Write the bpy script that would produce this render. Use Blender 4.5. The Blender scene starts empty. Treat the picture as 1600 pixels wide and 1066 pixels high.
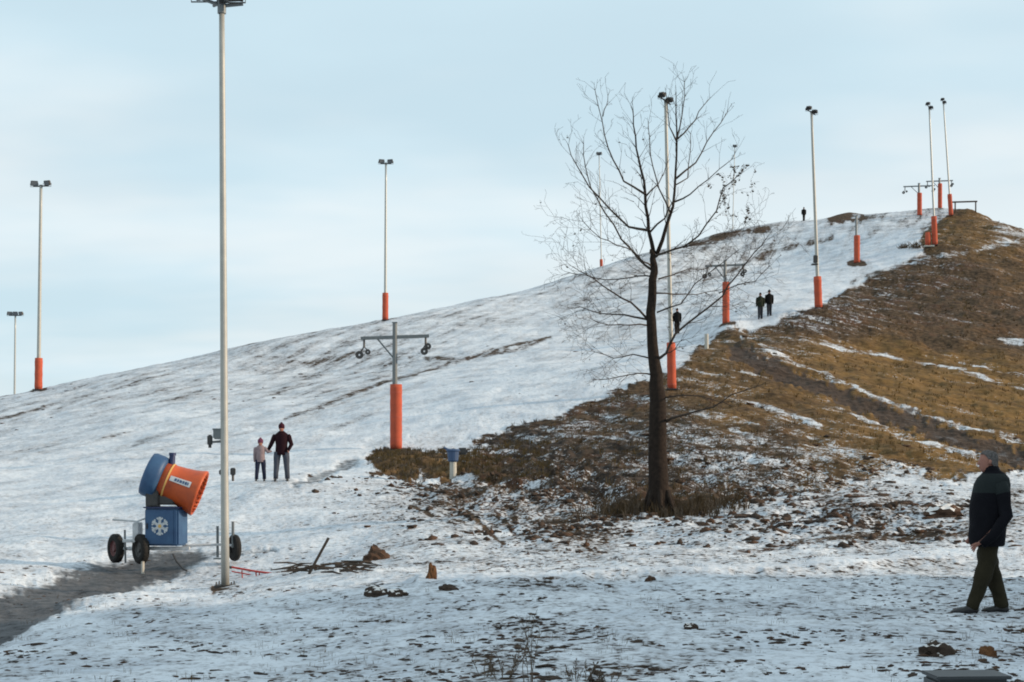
import bpy, bmesh, math, random
import numpy as np
from mathutils import Vector, Matrix
R = math.radians
SC = bpy.context.scene
COL = SC.collection
rng = np.random.default_rng(7)
random.seed(7)
# ---------------------------------------------------------------- camera, sky, sun, exposure
cam_d = bpy.data.cameras.new('camera'); cam = bpy.data.objects.new('camera', cam_d); COL.objects.link(cam)
cam.location = (0, 0, 0); cam.rotation_euler = (R(90), 0, 0)
cam_d.sensor_width = 36; cam_d.lens = 36*2400/1600; cam_d.shift_y = (730-533)/1600.0
cam_d.clip_start = 0.2; cam_d.clip_end = 9000
SC.camera = cam
SUN_DIR = Vector((0.99, -0.06, 0.0)).normalized(); SUN_EL = 18.0
sun_vec = Vector((SUN_DIR.x*math.cos(R(SUN_EL)), SUN_DIR.y*math.cos(R(SUN_EL)), math.sin(R(SUN_EL))))
wd = bpy.data.worlds.new('World'); SC.world = wd; wd.use_nodes = True
nt = wd.node_tree; nt.nodes.clear()
def wn(t, **k):
    n = nt.nodes.new(t)
    for a, b in k.items(): setattr(n, a, b)
    return n
out = wn('ShaderNodeOutputWorld'); bg = wn('ShaderNodeBackground')
sky = wn('ShaderNodeTexSky', sky_type='NISHITA', sun_disc=False)
sky.sun_elevation = R(SUN_EL); sky.sun_rotation = math.atan2(SUN_DIR.x, SUN_DIR.y)
sky.altitude = 200; sky.air_density = 1.0; sky.dust_density = 1.0; sky.ozone_density = 1.6
tc = wn('ShaderNodeTexCoord'); sep = wn('ShaderNodeSeparateXYZ'); nt.links.new(tc.outputs['Generated'], sep.inputs[0])
zc = wn('ShaderNodeMath', operation='MAXIMUM'); zc.inputs[1].default_value = 0.0; nt.links.new(sep.outputs[2], zc.inputs[0])
zp = wn('ShaderNodeMath', operation='ADD'); zp.inputs[1].default_value = 0.18; nt.links.new(zc.outputs[0], zp.inputs[0])
dv = wn('ShaderNodeVectorMath', operation='DIVIDE'); cmb = wn('ShaderNodeCombineXYZ')
for i in range(3): nt.links.new(zp.outputs[0], cmb.inputs[i])
nt.links.new(tc.outputs['Generated'], dv.inputs[0]); nt.links.new(cmb.outputs[0], dv.inputs[1])
mp = wn('ShaderNodeMapping'); mp.inputs['Scale'].default_value = (0.8, 1.15, 0.0); mp.inputs['Rotation'].default_value = (0, 0, 0.12)
mp.inputs['Location'].default_value = (3.1, 1.7, 0)
nt.links.new(dv.outputs[0], mp.inputs[0])
cn = wn('ShaderNodeTexNoise'); cn.inputs['Scale'].default_value = 1.5; cn.inputs['Detail'].default_value = 5; cn.inputs['Roughness'].default_value = 0.42
nt.links.new(mp.outputs[0], cn.inputs['Vector'])
rp = wn('ShaderNodeMapRange'); rp.interpolation_type = 'SMOOTHSTEP'
rp.inputs['From Min'].default_value = 0.36; rp.inputs['From Max'].default_value = 0.66
rp.inputs['To Min'].default_value = 0.86; rp.inputs['To Max'].default_value = 0.97
nt.links.new(cn.outputs['Fac'], rp.inputs['Value'])
mx = wn('ShaderNodeMix', data_type='RGBA')
cn2 = wn('ShaderNodeTexNoise'); cn2.inputs['Scale'].default_value = 0.9; cn2.inputs['Detail'].default_value = 4; cn2.inputs['Roughness'].default_value = 0.55
nt.links.new(mp.outputs[0], cn2.inputs['Vector'])
rp2 = wn('ShaderNodeMapRange'); rp2.interpolation_type = 'SMOOTHSTEP'; rp2.inputs['From Min'].default_value = 0.38; rp2.inputs['From Max'].default_value = 0.64
nt.links.new(cn2.outputs['Fac'], rp2.inputs['Value'])
mc = wn('ShaderNodeMix', data_type='RGBA'); mc.inputs[6].default_value = (6.55, 8.4, 9.35, 1); mc.inputs[7].default_value = (8.35, 9.3, 9.7, 1)   # thin high cloud
nt.links.new(rp2.outputs[0], mc.inputs[0]); nt.links.new(mc.outputs[2], mx.inputs[7])
nt.links.new(rp.outputs[0], mx.inputs[0]); nt.links.new(sky.outputs[0], mx.inputs[6])
nt.links.new(mx.outputs[2], bg.inputs[0]); bg.inputs[1].default_value = 0.1
nt.links.new(bg.outputs[0], out.inputs[0])
sd = bpy.data.lights.new('sun', 'SUN'); sd.energy = 4.6; sd.angle = R(0.8); sd.color = (1.0, 0.78, 0.56)
so = bpy.data.objects.new('sun', sd); COL.objects.link(so)
so.rotation_euler = (-sun_vec).to_track_quat('-Z', 'Y').to_euler()
SC.view_settings.view_transform = 'Standard'; SC.view_settings.look = 'None'
SC.view_settings.gamma = 1; SC.view_settings.exposure = 0.0; SC.view_settings.use_curve_mapping = False
SC.render.resolution_x = 1024; SC.render.resolution_y = 682
SC.render.engine = 'CYCLES'; SC.cycles.filter_width = 1.9
import math
import numpy as np
# ---------------------------------------------------------------- terrain function
F = 2400.0; CX = 800.0; HY = 730.0            # focal length, principal column and horizon row in 1600x1066 units
CTRL = [  # column, row, distance ahead of the viewer (m)
 (-300,1066,14),(0,1066,13),(400,1066,12.3),(800,1066,11.6),(1200,1066,11.4),(1600,1066,11.4),(1900,1066,11.4),
 (0,990,18.5),(400,975,18),(800,960,17),(1200,955,17),(1540,958,16.8),(1900,950,17),
 (0,935,24),(350,917,28.8),(700,903,22),(1000,898,22.5),(1300,885,23.5),(1600,868,26),
 (230,888,32),(0,890,31),(480,890,28),(600,870,30),(850,858,29.5),(1100,848,29.5),(1600,820,32),
 (1030,803,36),(800,795,38),(650,800,38),(1300,780,38),(1600,750,44),
 (440,750,46),(220,800,42),(0,805,44),(600,748,50),(620,700,62),(708,750,49),(760,690,62),
 (950,790,38),(900,715,52),(900,640,66),(1000,700,53),(1050,608,68),(1150,700,52),(1150,620,66),
 (1300,700,52),(1300,620,70),(1450,720,50),(1600,720,53),(1450,640,70),(1600,660,68),(1600,600,82),
 (1150,545,84),(1103,546,82),(1135,512,100),(1195,498,100),(1278,480,102),(1400,560,92),(1400,480,112),(1600,500,108),
 (1338,411,140),(1300,445,125),(1461,388,138),(1500,430,126),(1436,351,187),(1483,338,170),(1600,430,128),
 (1600,368,152),(1545,346,162),(1502,327,176),(1700,412,150),
 (200,720,62),(0,740,60),(0,680,82),(200,650,82),(400,640,80),(600,610,84),(750,640,68),(850,570,88),(1000,560,90),(1000,480,120),
 (0,621,112),(150,589,112),(60,609,110),(300,561,116),(430,531,120),(602,500,128),(750,468,140),(900,428,158),
 (1000,398,170),(1100,373,185),(1200,358,205),(1255,358,208),(1330,352,215),(1300,345,192),(1375,341,190),(1400,343,218),(500,580,104),(700,530,112),(850,480,132),
 (1100,430,150),(1200,410,160),(1050,520,105),
]
BACK = [(-400,690,112,150),(0,621,112,150),(300,561,116,160),(602,500,128,175),(900,428,158,205),(1100,373,185,235),(1330,352,215,265),(1400,343,218,260),(1500,327,176,235),(1600,368,152,200)]
def ctrl_points():
    P = []
    for px, py, d in CTRL:
        x = (px-CX)/F*d; z = (HY-py)/F*d
        P.append((x, d, z))
    for px, py, d, d2 in BACK:
        z = (HY-py)/F*d
        x = (px-CX)/F
        P.append((x*d2, d2, z*0.62)); P.append((x*(d2+90), d2+90, -1.0)); P.append((x*(d2+260), d2+260, -1.8))
    # left and right of the frame the ground runs out level
    for d in (12, 25, 45, 70):  P.append((-0.75*d, d, -1.9))
    for d in (110, 160, 300): P.append((-0.75*d, d, -1.7))
    P.append((-0.5*90, 90, 1.2)); P.append((-0.5*120, 120, 1.2))
    for d in (12, 25): P.append((0.7*d, d, -1.6))
    P += [(0.5*45,45,-.6),(0.5*80,80,1.8),(0.5*120,120,7.5),(0.5*160,160,9),(0.8*50,50,-1.3),(0.8*90,90,-1),(0.8*150,150,-1),(0.8*300,300,-1.8)]
    for k in range(7):
        for r in (6, 40, 250):
            if r == 6 and k % 2: continue
            a = math.radians(60+k*40); P.append((r*math.sin(a), r*math.cos(a), -1.65))
    P.append((0, 3, -1.62)); P.append((0, 7, -1.62))
    return np.array(P)
def uv(x, y):
    r = np.sqrt(x*x+y*y)+1e-6
    v = np.log(np.maximum(r, 2.0))*1.3
    a = np.arctan2(x, y)
    return np.stack([v*0+np.sin(a)*1.9, np.where(np.cos(a) > -5, np.cos(a), 0)*0.8, v], -1), r
_P = ctrl_points()
_U, _R = uv(_P[:,0], _P[:,1])
def _kern(A, B):
    D = np.sqrt(((A[:,None,:]-B[None,:,:])**2).sum(-1)+0.0025)
    return D
_T = (_P[:,2]+1.8)/_R
_n = len(_P)
_K = _kern(_U, _U); 
_Q = np.hstack([_U, np.ones((_n,1))])
_A = np.block([[_K - 0.0004*np.eye(_n), _Q],[_Q.T, np.zeros((4,4))]])
_W = np.linalg.lstsq(_A, np.concatenate([_T, np.zeros(4)]), rcond=None)[0]
def H(x, y):
    x = np.asarray(x, float).ravel(); y = np.asarray(y, float).ravel()
    out = np.empty(len(x))
    for i in range(0, len(x), 40000):
        U, r = uv(x[i:i+40000], y[i:i+40000])
        t = _kern(U, _U) @ _W[:_n] + np.hstack([U, np.ones((len(U),1))]) @ _W[_n:]
        far = np.clip((r-330)/120, 0, 1)
        out[i:i+40000] = t*(1-far)*r - 1.8
    return out
# ---------------------------------------------------------------- numpy noise
def _hash(ix, iy, s):
    h = (ix.astype(np.int64)*374761393 + iy.astype(np.int64)*668265263 + s*974634777) & 0x7fffffff
    h = (h ^ (h >> 13))*1274126177 & 0x7fffffff
    return ((h ^ (h >> 16)) & 0xffff)/65535.0
def vnoise(x, y, s=0):
    ix = np.floor(x); iy = np.floor(y); fx = x-ix; fy = y-iy
    fx = fx*fx*(3-2*fx); fy = fy*fy*(3-2*fy)
    a = _hash(ix, iy, s); b = _hash(ix+1, iy, s); c = _hash(ix, iy+1, s); d = _hash(ix+1, iy+1, s)
    return (a*(1-fx)+b*fx)*(1-fy)+(c*(1-fx)+d*fx)*fy
def fbm(x, y, o=4, s=0):
    t = 0; a = 1; n = 0
    for k in range(o):
        t = t+a*vnoise(x*2**k+k*17.3, y*2**k-k*9.1, s+k); n += a; a *= 0.55
    return t/n
def sstep(a, b, x):
    t = np.clip((x-a)/(b-a), 0, 1); return t*t*(3-2*t)
def seg_dist(px, py, pts):
    best = np.full(px.shape, 1e9)
    for (ax, ay), (bx, by) in zip(pts[:-1], pts[1:]):
        dx, dy = bx-ax, by-ay
        t = np.clip(((px-ax)*dx+(py-ay)*dy)/(dx*dx+dy*dy+1e-9), 0, 1)
        best = np.minimum(best, np.hypot(px-ax-t*dx, py-ay-t*dy))
    return best
def in_poly(px, py, pts):
    ins = np.zeros(px.shape, bool); n = len(pts)
    for i in range(n):
        x1, y1 = pts[i]; x2, y2 = pts[(i+1) % n]
        if y1 == y2: continue
        c = ((y1 > py) != (y2 > py)) & (px < (x2-x1)*(py-y1)/(y2-y1)+x1)
        ins ^= c
    return ins
def sdf(px, py, pts):     # positive inside
    d = seg_dist(px, py, pts+[pts[0]])
    return np.where(in_poly(px, py, pts), d, -d)
def idw(px, py, S, p=3.0):
    num = 0; den = 0
    for x, y, v in S:
        w = 1/((px-x)**2+((py-y)*1.6)**2+900)**(p/2)
        num = num+w*v; den = den+w
    return num/den
# where things lie on the ground, laid out as a survey in (column,row) of the survey photo
BROWN = [(556,738),(600,706),(650,701),(715,706),(765,688),(800,672),(860,655),(900,638),(960,612),(1010,598),(1050,580),(1085,556),(1130,528),(1180,515),(1230,495),(1290,475),(1340,448),(1400,415),(1445,394),(1436,376),(1450,358),(1480,338),(1510,320),(1545,336),(1600,350),(1900,380),(1900,735),(1600,738),(1500,748),(1400,742),(1330,757),(1250,775),(1150,792),(1090,806),(1000,806),(950,795),(880,775),(800,757),(720,752),(600,746)]
S_BROWN = [(650,728,.02),(700,725,.0),(760,740,.12),(800,700,.27),(850,680,.30),(900,700,.32),(850,740,.24),(930,660,.22),(1000,620,.18),(1000,700,.27),(950,760,.30),(880,770,.34),(1030,790,.0),(1095,795,.02),(970,790,.2),
 (1100,600,.2),(1080,640,.32),(1150,650,.2),(1200,700,.44),(1300,715,.46),(1400,735,.5),(1100,740,.46),(1180,760,.48),(1100,690,.4),(1250,600,.05),(1300,650,.16),(1400,690,.12),(1500,700,.08),(1600,720,.1),(1580,660,.0),
 (1200,540,.22),(1300,500,.28),(1330,480,.26),(1380,520,.06),(1500,480,.02),(1600,400,.0),(1500,600,.0),(1350,580,.0),(1550,540,.04),(1590,372,.5),(1500,350,.02),(1440,420,.12),(1480,400,.12)]
G_BROWN = [(700,725,.7),(800,700,.15),(850,740,.15),(930,640,.45),(1000,700,.2),(950,770,.1),(1030,800,.3),(1090,800,.3),(1120,600,.75),(1150,650,.8),(1200,700,.55),(1100,740,.25),(1300,700,.8),(1400,560,1),(1500,600,1),(1300,560,.9),(1500,660,1),(1400,690,1),(1300,500,.4),(1400,460,.35),(1500,440,.4),(1590,430,.65),(1590,500,.5),(1500,350,.7),(1540,370,.8),(1450,520,.45)]
STROKES = [  # polyline, half width px, attribute, value
 ([(1190,546),(1290,585),(1400,632),(1500,666),(1620,694)], 2.6, 'snow', .66),
 ([(1150,552),(1250,592),(1350,632),(1450,668),(1540,700),(1620,722)], 12, 'road', 1.0),
 ([(1285,540),(1350,548),(1420,562),(1480,575),(1540,592),(1620,612)], 2.2, 'snow', .58),
 ([(1500,563),(1560,582),(1620,592)], 2.0, 'snow', .55),
 ([(1560,528),(1600,535)], 2.4, 'snow', .7),
 ([(1175,628),(1230,645),(1280,662)], 2.6, 'snow', .62),
 ([(1290,634),(1340,652),(1385,668)], 2.4, 'snow', .68),
 ([(1400,680),(1470,700),(1530,715)], 2.8, 'snow', .66),
 ([(1440,668),(1500,690),(1550,705)], 1.8, 'snow', .5),
 ([(1100,655),(1200,690),(1300,722)], 2.4, 'snow', .6),
 ([(1560,700),(1620,722)], 3.5, 'snow', .65),
 ([(1420,410),(1500,394),(1560,384),(1600,372)], 2.4, 'snow', .55),
 ([(602,703),(634,703)], 4, 'snow', .05),
 ([(1120,514),(1146,514)], 4, 'snow', .1),
 ([(1268,483),(1290,483)], 4, 'snow', .1),
 ([(1328,412),(1350,412)], 3, 'snow', .15),
 ([(50,608),(70,606)], 2.5, 'snow', .2),
 ([(335,918),(368,917)], 4.5, 'snow', .2),
 ([(1296,341),(1345,340)], 5, 'snow', .12),
 ([(1080,382),(1120,370),(1200,358)], 4, 'snow', .34),
 ([(1165,408),(1200,398),(1240,386)], 4, 'snow', .52),
 ([(445,655),(520,628),(600,598),(700,570),(780,545),(860,528)], 2.0, 'snow', .46),
 ([(640,560),(720,562),(800,548),(850,532)], 2.2, 'snow', .46),
 ([(480,570),(520,560),(570,552)], 4.0, 'snow', .5),
 ([(0,655),(80,632),(200,600),(330,565)], 1.6, 'snow', .55),
 ([(1100,440),(1160,415),(1210,392),(1300,372)], 3.0, 'snow', .5),
 ([(1330,440),(1390,418),(1450,402)], 2.4, 'snow', .5),
 ([(730,800),(760,825),(788,852)], 2.2, 'snow', .2),
 ([(772,800),(805,832)], 1.8, 'snow', .3),
 ([(865,815),(900,840),(940,868)], 2.2, 'snow', .3),
 ([(640,790),(690,812)], 1.6, 'snow', .35),
 ([(460,757),(505,744),(555,722)], 5.5, 'road', .55),  # dark grey streak over the snow, coloured through the road mask
 ([(560,722),(600,700)], 3, 'road', .3),
 ([(280,866),(350,862),(430,858)], 3.5, 'road', .5),
 ([(1150,862),(1300,842),(1400,838),(1560,842)], 3.5, 'snow', .42),
 ([(1240,790),(1340,780),(1420,790)], 6, 'snow', .45),
 ([(820,852),(920,880),(1000,884),(1040,880)], 2.5, 'snow', .62),
]
TRACK = [(-60,1015),(-60,958),(0,935),(80,905),(150,888),(215,872),(310,860),(330,868),(275,890),(200,912),(150,922),(100,942),(50,970),(0,998)]
BRIGHT = [([(655,914),(690,910),(722,913)], 7), ([(690,908),(800,903),(900,903),(960,898),(1080,900),(1200,892),(1290,886),(1400,876),(1600,862)], 7)]  # crusted snow patch, then a sunlit streak painted as cleaner snow
def masks(px, py, x, y):
    wob = (fbm(px*.03, py*.06, 4, 5)-.5)
    wob2 = (fbm(px*.12, py*.2, 3, 9)-.5)
    b = sdf(px, py, BROWN)
    scale = np.clip((py-330)/400, .15, 1)
    hill = sstep(-5*scale-2, 5*scale+2, b+wob*46*scale+wob2*26*scale)
    snow = np.full(px.shape, .86)
    # open piste: thinner towards the upper skyline, cleaner at mid slope
    piste = sstep(0, 30, 770-py)
    sn_p = idw(px, py, [(100,680,.82),(0,640,.70),(150,610,.68),(100,760,.92),(100,850,.9),(300,600,.70),(300,680,.86),(380,780,.9),(520,720,.93),(700,640,.92),(600,560,.68),(500,580,.68),(450,540,.64),(800,600,.92),(700,500,.70),(850,530,.8),(950,570,.88),(900,460,.7),(1000,500,.76),(1000,420,.66),(1100,400,.64),(1150,450,.82),(1250,430,.93),(1200,480,.88),(1200,380,.66),(1300,380,.78),(1400,390,.9),(1350,345,.6),(1450,345,.62),(1100,370,.58)])
    sn_f = idw(px, py, [(100,1000,.80),(300,1000,.76),(300,930,.84),(100,820,.86),(500,960,.78),(700,980,.80),(650,1040,.78),(850,1040,.66),(780,1055,.5),(950,1055,.55),(1000,960,.80),(1250,950,.74),(1400,930,.70),(1250,1020,.88),(1450,1000,.74),(1550,1030,.8),(1580,880,.78),(1100,925,.74),
        (450,830,.88),(550,800,.82),(520,870,.84),(600,772,.60),(650,820,.70),(720,785,.42),(800,795,.40),(880,808,.42),(950,828,.48),(1000,858,.80),(820,860,.74),(760,835,.66),(560,765,.74),(1100,830,.66),(1200,800,.60),(1200,840,.66),(1300,800,.58),(1400,780,.60),(1480,800,.56),(1500,770,.74),(1350,850,.58),(1500,830,.60),(1250,865,.8),(1590,800,.6),(1180,775,.6)])
    snow = sn_f*(1-piste)+sn_p*piste
    sb = idw(px, py, S_BROWN, 3.6)
    snow = snow*(1-hill)+sb*hill
    grass = idw(px, py, G_BROWN, 3.4)
    grass = grass*hill+(1-hill)*.35
    road = np.zeros(px.shape)
    for pts, w, a, v in STROKES:
        k = 1-sstep(.55*w, 1.5*w+1, seg_dist(px, py, pts)+wob2*w*1.8+wob*w*.8)
        if a == 'snow': k = k*(.35+.65*sstep(.30, .50, fbm(px*.05, py*.05, 2, 71)+.10)); snow = snow*(1-k)+(v+.0)*k
        else: road = np.maximum(road, k*v)
    tk = sstep(-22, 10, sdf(px, py, TRACK)+wob*16+wob2*10)
    ok = (y > 15)
    road = np.maximum(road, tk*ok*.9)
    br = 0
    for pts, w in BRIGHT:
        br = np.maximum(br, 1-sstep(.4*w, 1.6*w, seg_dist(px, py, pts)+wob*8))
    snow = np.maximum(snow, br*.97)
    # outside the frame everything fades to patchy snow
    return np.clip(snow, 0, 1), np.clip(grass, 0, 1), road, hill, br
def project(x, y, z):
    yy = np.maximum(y, 1.0)
    return CX+x/yy*F, HY-z/yy*F
def disp(x, y, r, hill, br, px, py, tk):
    near = np.clip(40/r, 0, 1)
    d = (fbm(x*.45, y*.45, 3, 21)-.5)*.20*np.clip(r/20, .5, 1.4)
    d += (fbm(x*2.1, y*2.1, 3, 31)-.5)*.06
    d += (fbm(x*7, y*7, 3, 41)-.5)*.034
    rough = np.exp(-(((px-830)/170)**2+((py-770)/55)**2))+.8*np.exp(-(((px-1330)/260)**2+((py-815)/38)**2))+.5*hill*near
    d += rough*((fbm(x*1.6, y*1.6, 4, 51)-.5)*.62*np.clip(r/40, .4, 1.3))
    d += hill*(fbm(x*.5+(y*.1), y*.5, 4, 61)-.5)*.9*np.clip(r/90-.25, 0, 1.2)
    d += br*.075
    # camber of the dug track
    d -= tk*.10
    # mole-hill banks at the pylon and piste rim, knolls on the skyline
    for (cx_, cy_, wx, wy, h, dd) in ((640,718,60,16,.35,56),(1322,350,30,9,.75,192),(1138,522,26,9,.5,98)):
        X = (cx_-CX)/F*dd
        d += h*np.exp(-(((px-cx_)/wx)**2)-((y-dd)/(dd*.045))**2)
    return d*np.clip(r/6, 0, 1)
def surface(x, y):
    x = np.asarray(x, float).ravel(); y = np.asarray(y, float).ravel()
    z0 = H(x, y); r = np.hypot(x, y)
    px, py = project(x, y, z0)
    fr = (y > 2)
    px = np.where(fr, np.clip(px, -2000, 3600), np.where(x > 0, 3600, -2000)); py = np.clip(np.where(fr, py, 1200), 200, 1400)
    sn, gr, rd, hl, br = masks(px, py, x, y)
    off = sstep(1750, 2100, px)
    hl = hl*(1-off)+off*.3
    # unseen heap added right of the viewer, shaped to shade the near ground
    p = y+.06*x
    z0 = z0+21*(1-sstep(18, 30, p))*sstep(-70, -40, p)*np.exp(-((x-52)/15)**2)*sstep(24, 34, x)
    z = z0+disp(x, y, r, hl, br, px, py, rd)*(1-np.clip((r-350)/100, 0, 1))
    return z, sn, gr, rd, hl
# ---------------------------------------------------------------- materials
def mat(name, base, rough=.6, metal=0, noise=None, bump=0, spec=.5):
    m = bpy.data.materials.new(name); m.use_nodes = True
    t = m.node_tree; p = t.nodes['Principled BSDF']
    p.inputs['Roughness'].default_value = rough; p.inputs['Metallic'].default_value = metal
    p.inputs['Specular IOR Level'].default_value = spec if rough < .75 else .12
    p.inputs['Base Color'].default_value = (*base, 1)
    if noise:
        c2, sc, amt = noise
        tcn = t.nodes.new('ShaderNodeTexCoord'); n = t.nodes.new('ShaderNodeTexNoise')
        n.inputs['Scale'].default_value = sc; n.inputs['Detail'].default_value = 5; n.inputs['Roughness'].default_value = .65
        t.links.new(tcn.outputs['Object'], n.inputs['Vector'])
        mr = t.nodes.new('ShaderNodeMapRange'); mr.inputs[1].default_value = .5-.25/amt*.6; mr.inputs[2].default_value = .5+.25/amt*.6
        t.links.new(n.outputs['Fac'], mr.inputs[0])
        x = t.nodes.new('ShaderNodeMix'); x.data_type = 'RGBA'
        x.inputs[6].default_value = (*base, 1); x.inputs[7].default_value = (*c2, 1)
        t.links.new(mr.outputs[0], x.inputs[0]); t.links.new(x.outputs[2], p.inputs['Base Color'])
        if bump:
            b = t.nodes.new('ShaderNodeBump'); b.inputs['Strength'].default_value = bump; b.inputs['Distance'].default_value = .02
            t.links.new(n.outputs['Fac'], b.inputs['Height']); t.links.new(b.outputs[0], p.inputs['Normal'])
    return m
def ground_material():
    m = bpy.data.materials.new('snowy_ground'); m.use_nodes = True
    t = m.node_tree; p = t.nodes['Principled BSDF']; L = t.links.new
    def N(ty, **k):
        n = t.nodes.new(ty)
        for a, b in k.items(): setattr(n, a, b)
        return n
    def att(nm):
        n = N('ShaderNodeAttribute'); n.attribute_name = nm; return n.outputs['Fac']
    def math_(op, a, b=None, c=None, clamp=False):
        n = N('ShaderNodeMath', operation=op); n.use_clamp = clamp
        for i, v in enumerate((a, b, c)):
            if v is None: continue
            if isinstance(v, (int, float)): n.inputs[i].default_value = v
            else: L(v, n.inputs[i])
        return n.outputs[0]
    def mixc(f, a, b):
        n = N('ShaderNodeMix', data_type='RGBA')
        for i, v in ((0, f), (6, a), (7, b)):
            if isinstance(v, tuple): n.inputs[i].default_value = (*v, 1)
            elif isinstance(v, (int, float)): n.inputs[i].default_value = v
            else: L(v, n.inputs[i])
        return n.outputs[2]
    def noise(vec, sc, det=4, ro=.6):
        n = N('ShaderNodeTexNoise'); n.inputs['Scale'].default_value = sc; n.inputs['Detail'].default_value = det; n.inputs['Roughness'].default_value = ro
        L(vec, n.inputs['Vector']); return n.outputs['Fac']
    def mr(v, a, b, c=0, d=1):
        n = N('ShaderNodeMapRange'); n.interpolation_type = 'SMOOTHSTEP'
        n.inputs[1].default_value = a; n.inputs[2].default_value = b; n.inputs[3].default_value = c; n.inputs[4].default_value = d
        L(v, n.inputs[0]); return n.outputs[0]
    g = N('ShaderNodeNewGeometry'); P = g.outputs['Position']
    s = N('ShaderNodeSeparateXYZ'); L(P, s.inputs[0]); X, Y, Z = s.outputs
    snow, grass, road, hill = att('snow'), att('grass'), att('road'), att('hill')
    n1 = noise(P, 3.6, 6, .62); n2 = noise(P, .55, 5, .6); n3 = noise(P, 16, 3, .6); n4 = noise(P, 7, 5, .72)
    # streaks running down the brown flank
    cq = N('ShaderNodeCombineXYZ'); L(math_('MULTIPLY', math_('ADD', Z, math_('MULTIPLY', X, .29)), 2.6), cq.inputs[0]); L(math_('MULTIPLY', X, .28), cq.inputs[1]); L(math_('MULTIPLY', Y, .28), cq.inputs[2])
    st = noise(cq.outputs[0], 1.0, 5, .62)
    # ski and wind streaks running up the piste
    cp = N('ShaderNodeCombineXYZ'); L(math_('SUBTRACT', math_('MULTIPLY', X, .957), math_('MULTIPLY', Y, .29)), cp.inputs[0])
    L(math_('MULTIPLY', math_('ADD', math_('MULTIPLY', X, .29), math_('MULTIPLY', Y, .957)), .10), cp.inputs[1])
    sp = noise(cp.outputs[0], .9, 5, .65)
    far = mr(Y, 32, 60)
    n5 = noise(P, 9, 4, .55)
    nf = math_('ADD', math_('ADD', math_('MULTIPLY', n1, .34), math_('MULTIPLY', n2, .22)), math_('MULTIPLY', n5, .44))
    npi = math_('ADD', math_('ADD', math_('MULTIPLY', n1, .30), math_('MULTIPLY', n2, .25)), math_('MULTIPLY', sp, .45))
    nh = math_('ADD', math_('ADD', math_('MULTIPLY', n1, .34), math_('MULTIPLY', n2, .2)), math_('MULTIPLY', st, .46))
    mixf = N('ShaderNodeMix'); L(far, mixf.inputs[0]); L(nf, mixf.inputs[2]); L(npi, mixf.inputs[3])
    mixh = N('ShaderNodeMix'); L(math_('MULTIPLY', hill, far), mixh.inputs[0]); L(mixf.outputs[0], mixh.inputs[2]); L(nh, mixh.inputs[3])
    cov = math_('ADD', snow, math_('MULTIPLY', math_('SUBTRACT', mixh.outputs[0], .5), math_('SUBTRACT', math_('ADD', 3.0, math_('MULTIPLY', hill, 1.4)), math_('MULTIPLY', far, .35))))
    cov = math_('ADD', cov, math_('MULTIPLY', math_('SUBTRACT', n3, .5), math_('ADD', .55, math_('MULTIPLY', hill, 1.0))))
    covf = mr(cov, .42, .60)
    # snow: clean, thin and dirty where it nearly melts through
    clean = mixc(mr(n2, .35, .65), (.51, .56, .62), (.655, .695, .74))
    thin = mixc(mr(n3, .35, .65), (.33, .34, .36), (.46, .48, .51))
    csnow = mixc(mr(cov, .50, .90), thin, clean)
    soil = mixc(mr(n1, .38, .62), (.016, .013, .012), (.060, .044, .034))
    gold = mixc(mr(n1, .38, .62), (.085, .052, .020), (.205, .128, .048))
    gold = mixc(.5, gold, mixc(mr(st, .40, .60), (.065, .036, .015), (.19, .105, .032)))
    scrub = mixc(mr(n1, .38, .62), (.030, .020, .012), (.095, .062, .036))
    scrub = mixc(mr(n2, .48, .66, 0, .6), scrub, (.070, .034, .022))
    gg = math_('ADD', grass, math_('MULTIPLY', math_('SUBTRACT', n2, .5), .9))
    bare = mixc(mr(gg, .05, .35), soil, scrub)
    bare = mixc(mr(gg, .50, .92), bare, gold)
    csnow = mixc(mr(n4, .48, .68, 0, .55), csnow, (.20, .185, .175))
    col = mixc(covf, bare, csnow)
    rc = mixc(hill, mixc(mr(n1, .35, .65), (.018, .019, .022), (.062, .061, .064)), mixc(mr(n1, .35, .65), (.022, .017, .015), (.062, .046, .038)))
    rf = math_('MULTIPLY', mr(math_('ADD', road, math_('MULTIPLY', math_('SUBTRACT', n1, .5), 1.3)), .22, .74), .92)
    col = mixc(rf, col, rc)
    L(col, p.inputs['Base Color'])
    L(mixc(covf, (.95, .95, .95), (.7, .7, .7)), p.inputs['Roughness'])
    p.inputs['Specular IOR Level'].default_value = .12
    b = N('ShaderNodeBump'); b.inputs['Strength'].default_value = .55; b.inputs['Distance'].default_value = .12
    L(math_('ADD', math_('MULTIPLY', n1, .6), math_('ADD', math_('MULTIPLY', n3, .25), math_('MULTIPLY', math_('SUBTRACT', 1.0, covf), .35))), b.inputs['Height'])
    L(b.outputs[0], p.inputs['Normal'])
    return m
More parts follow.
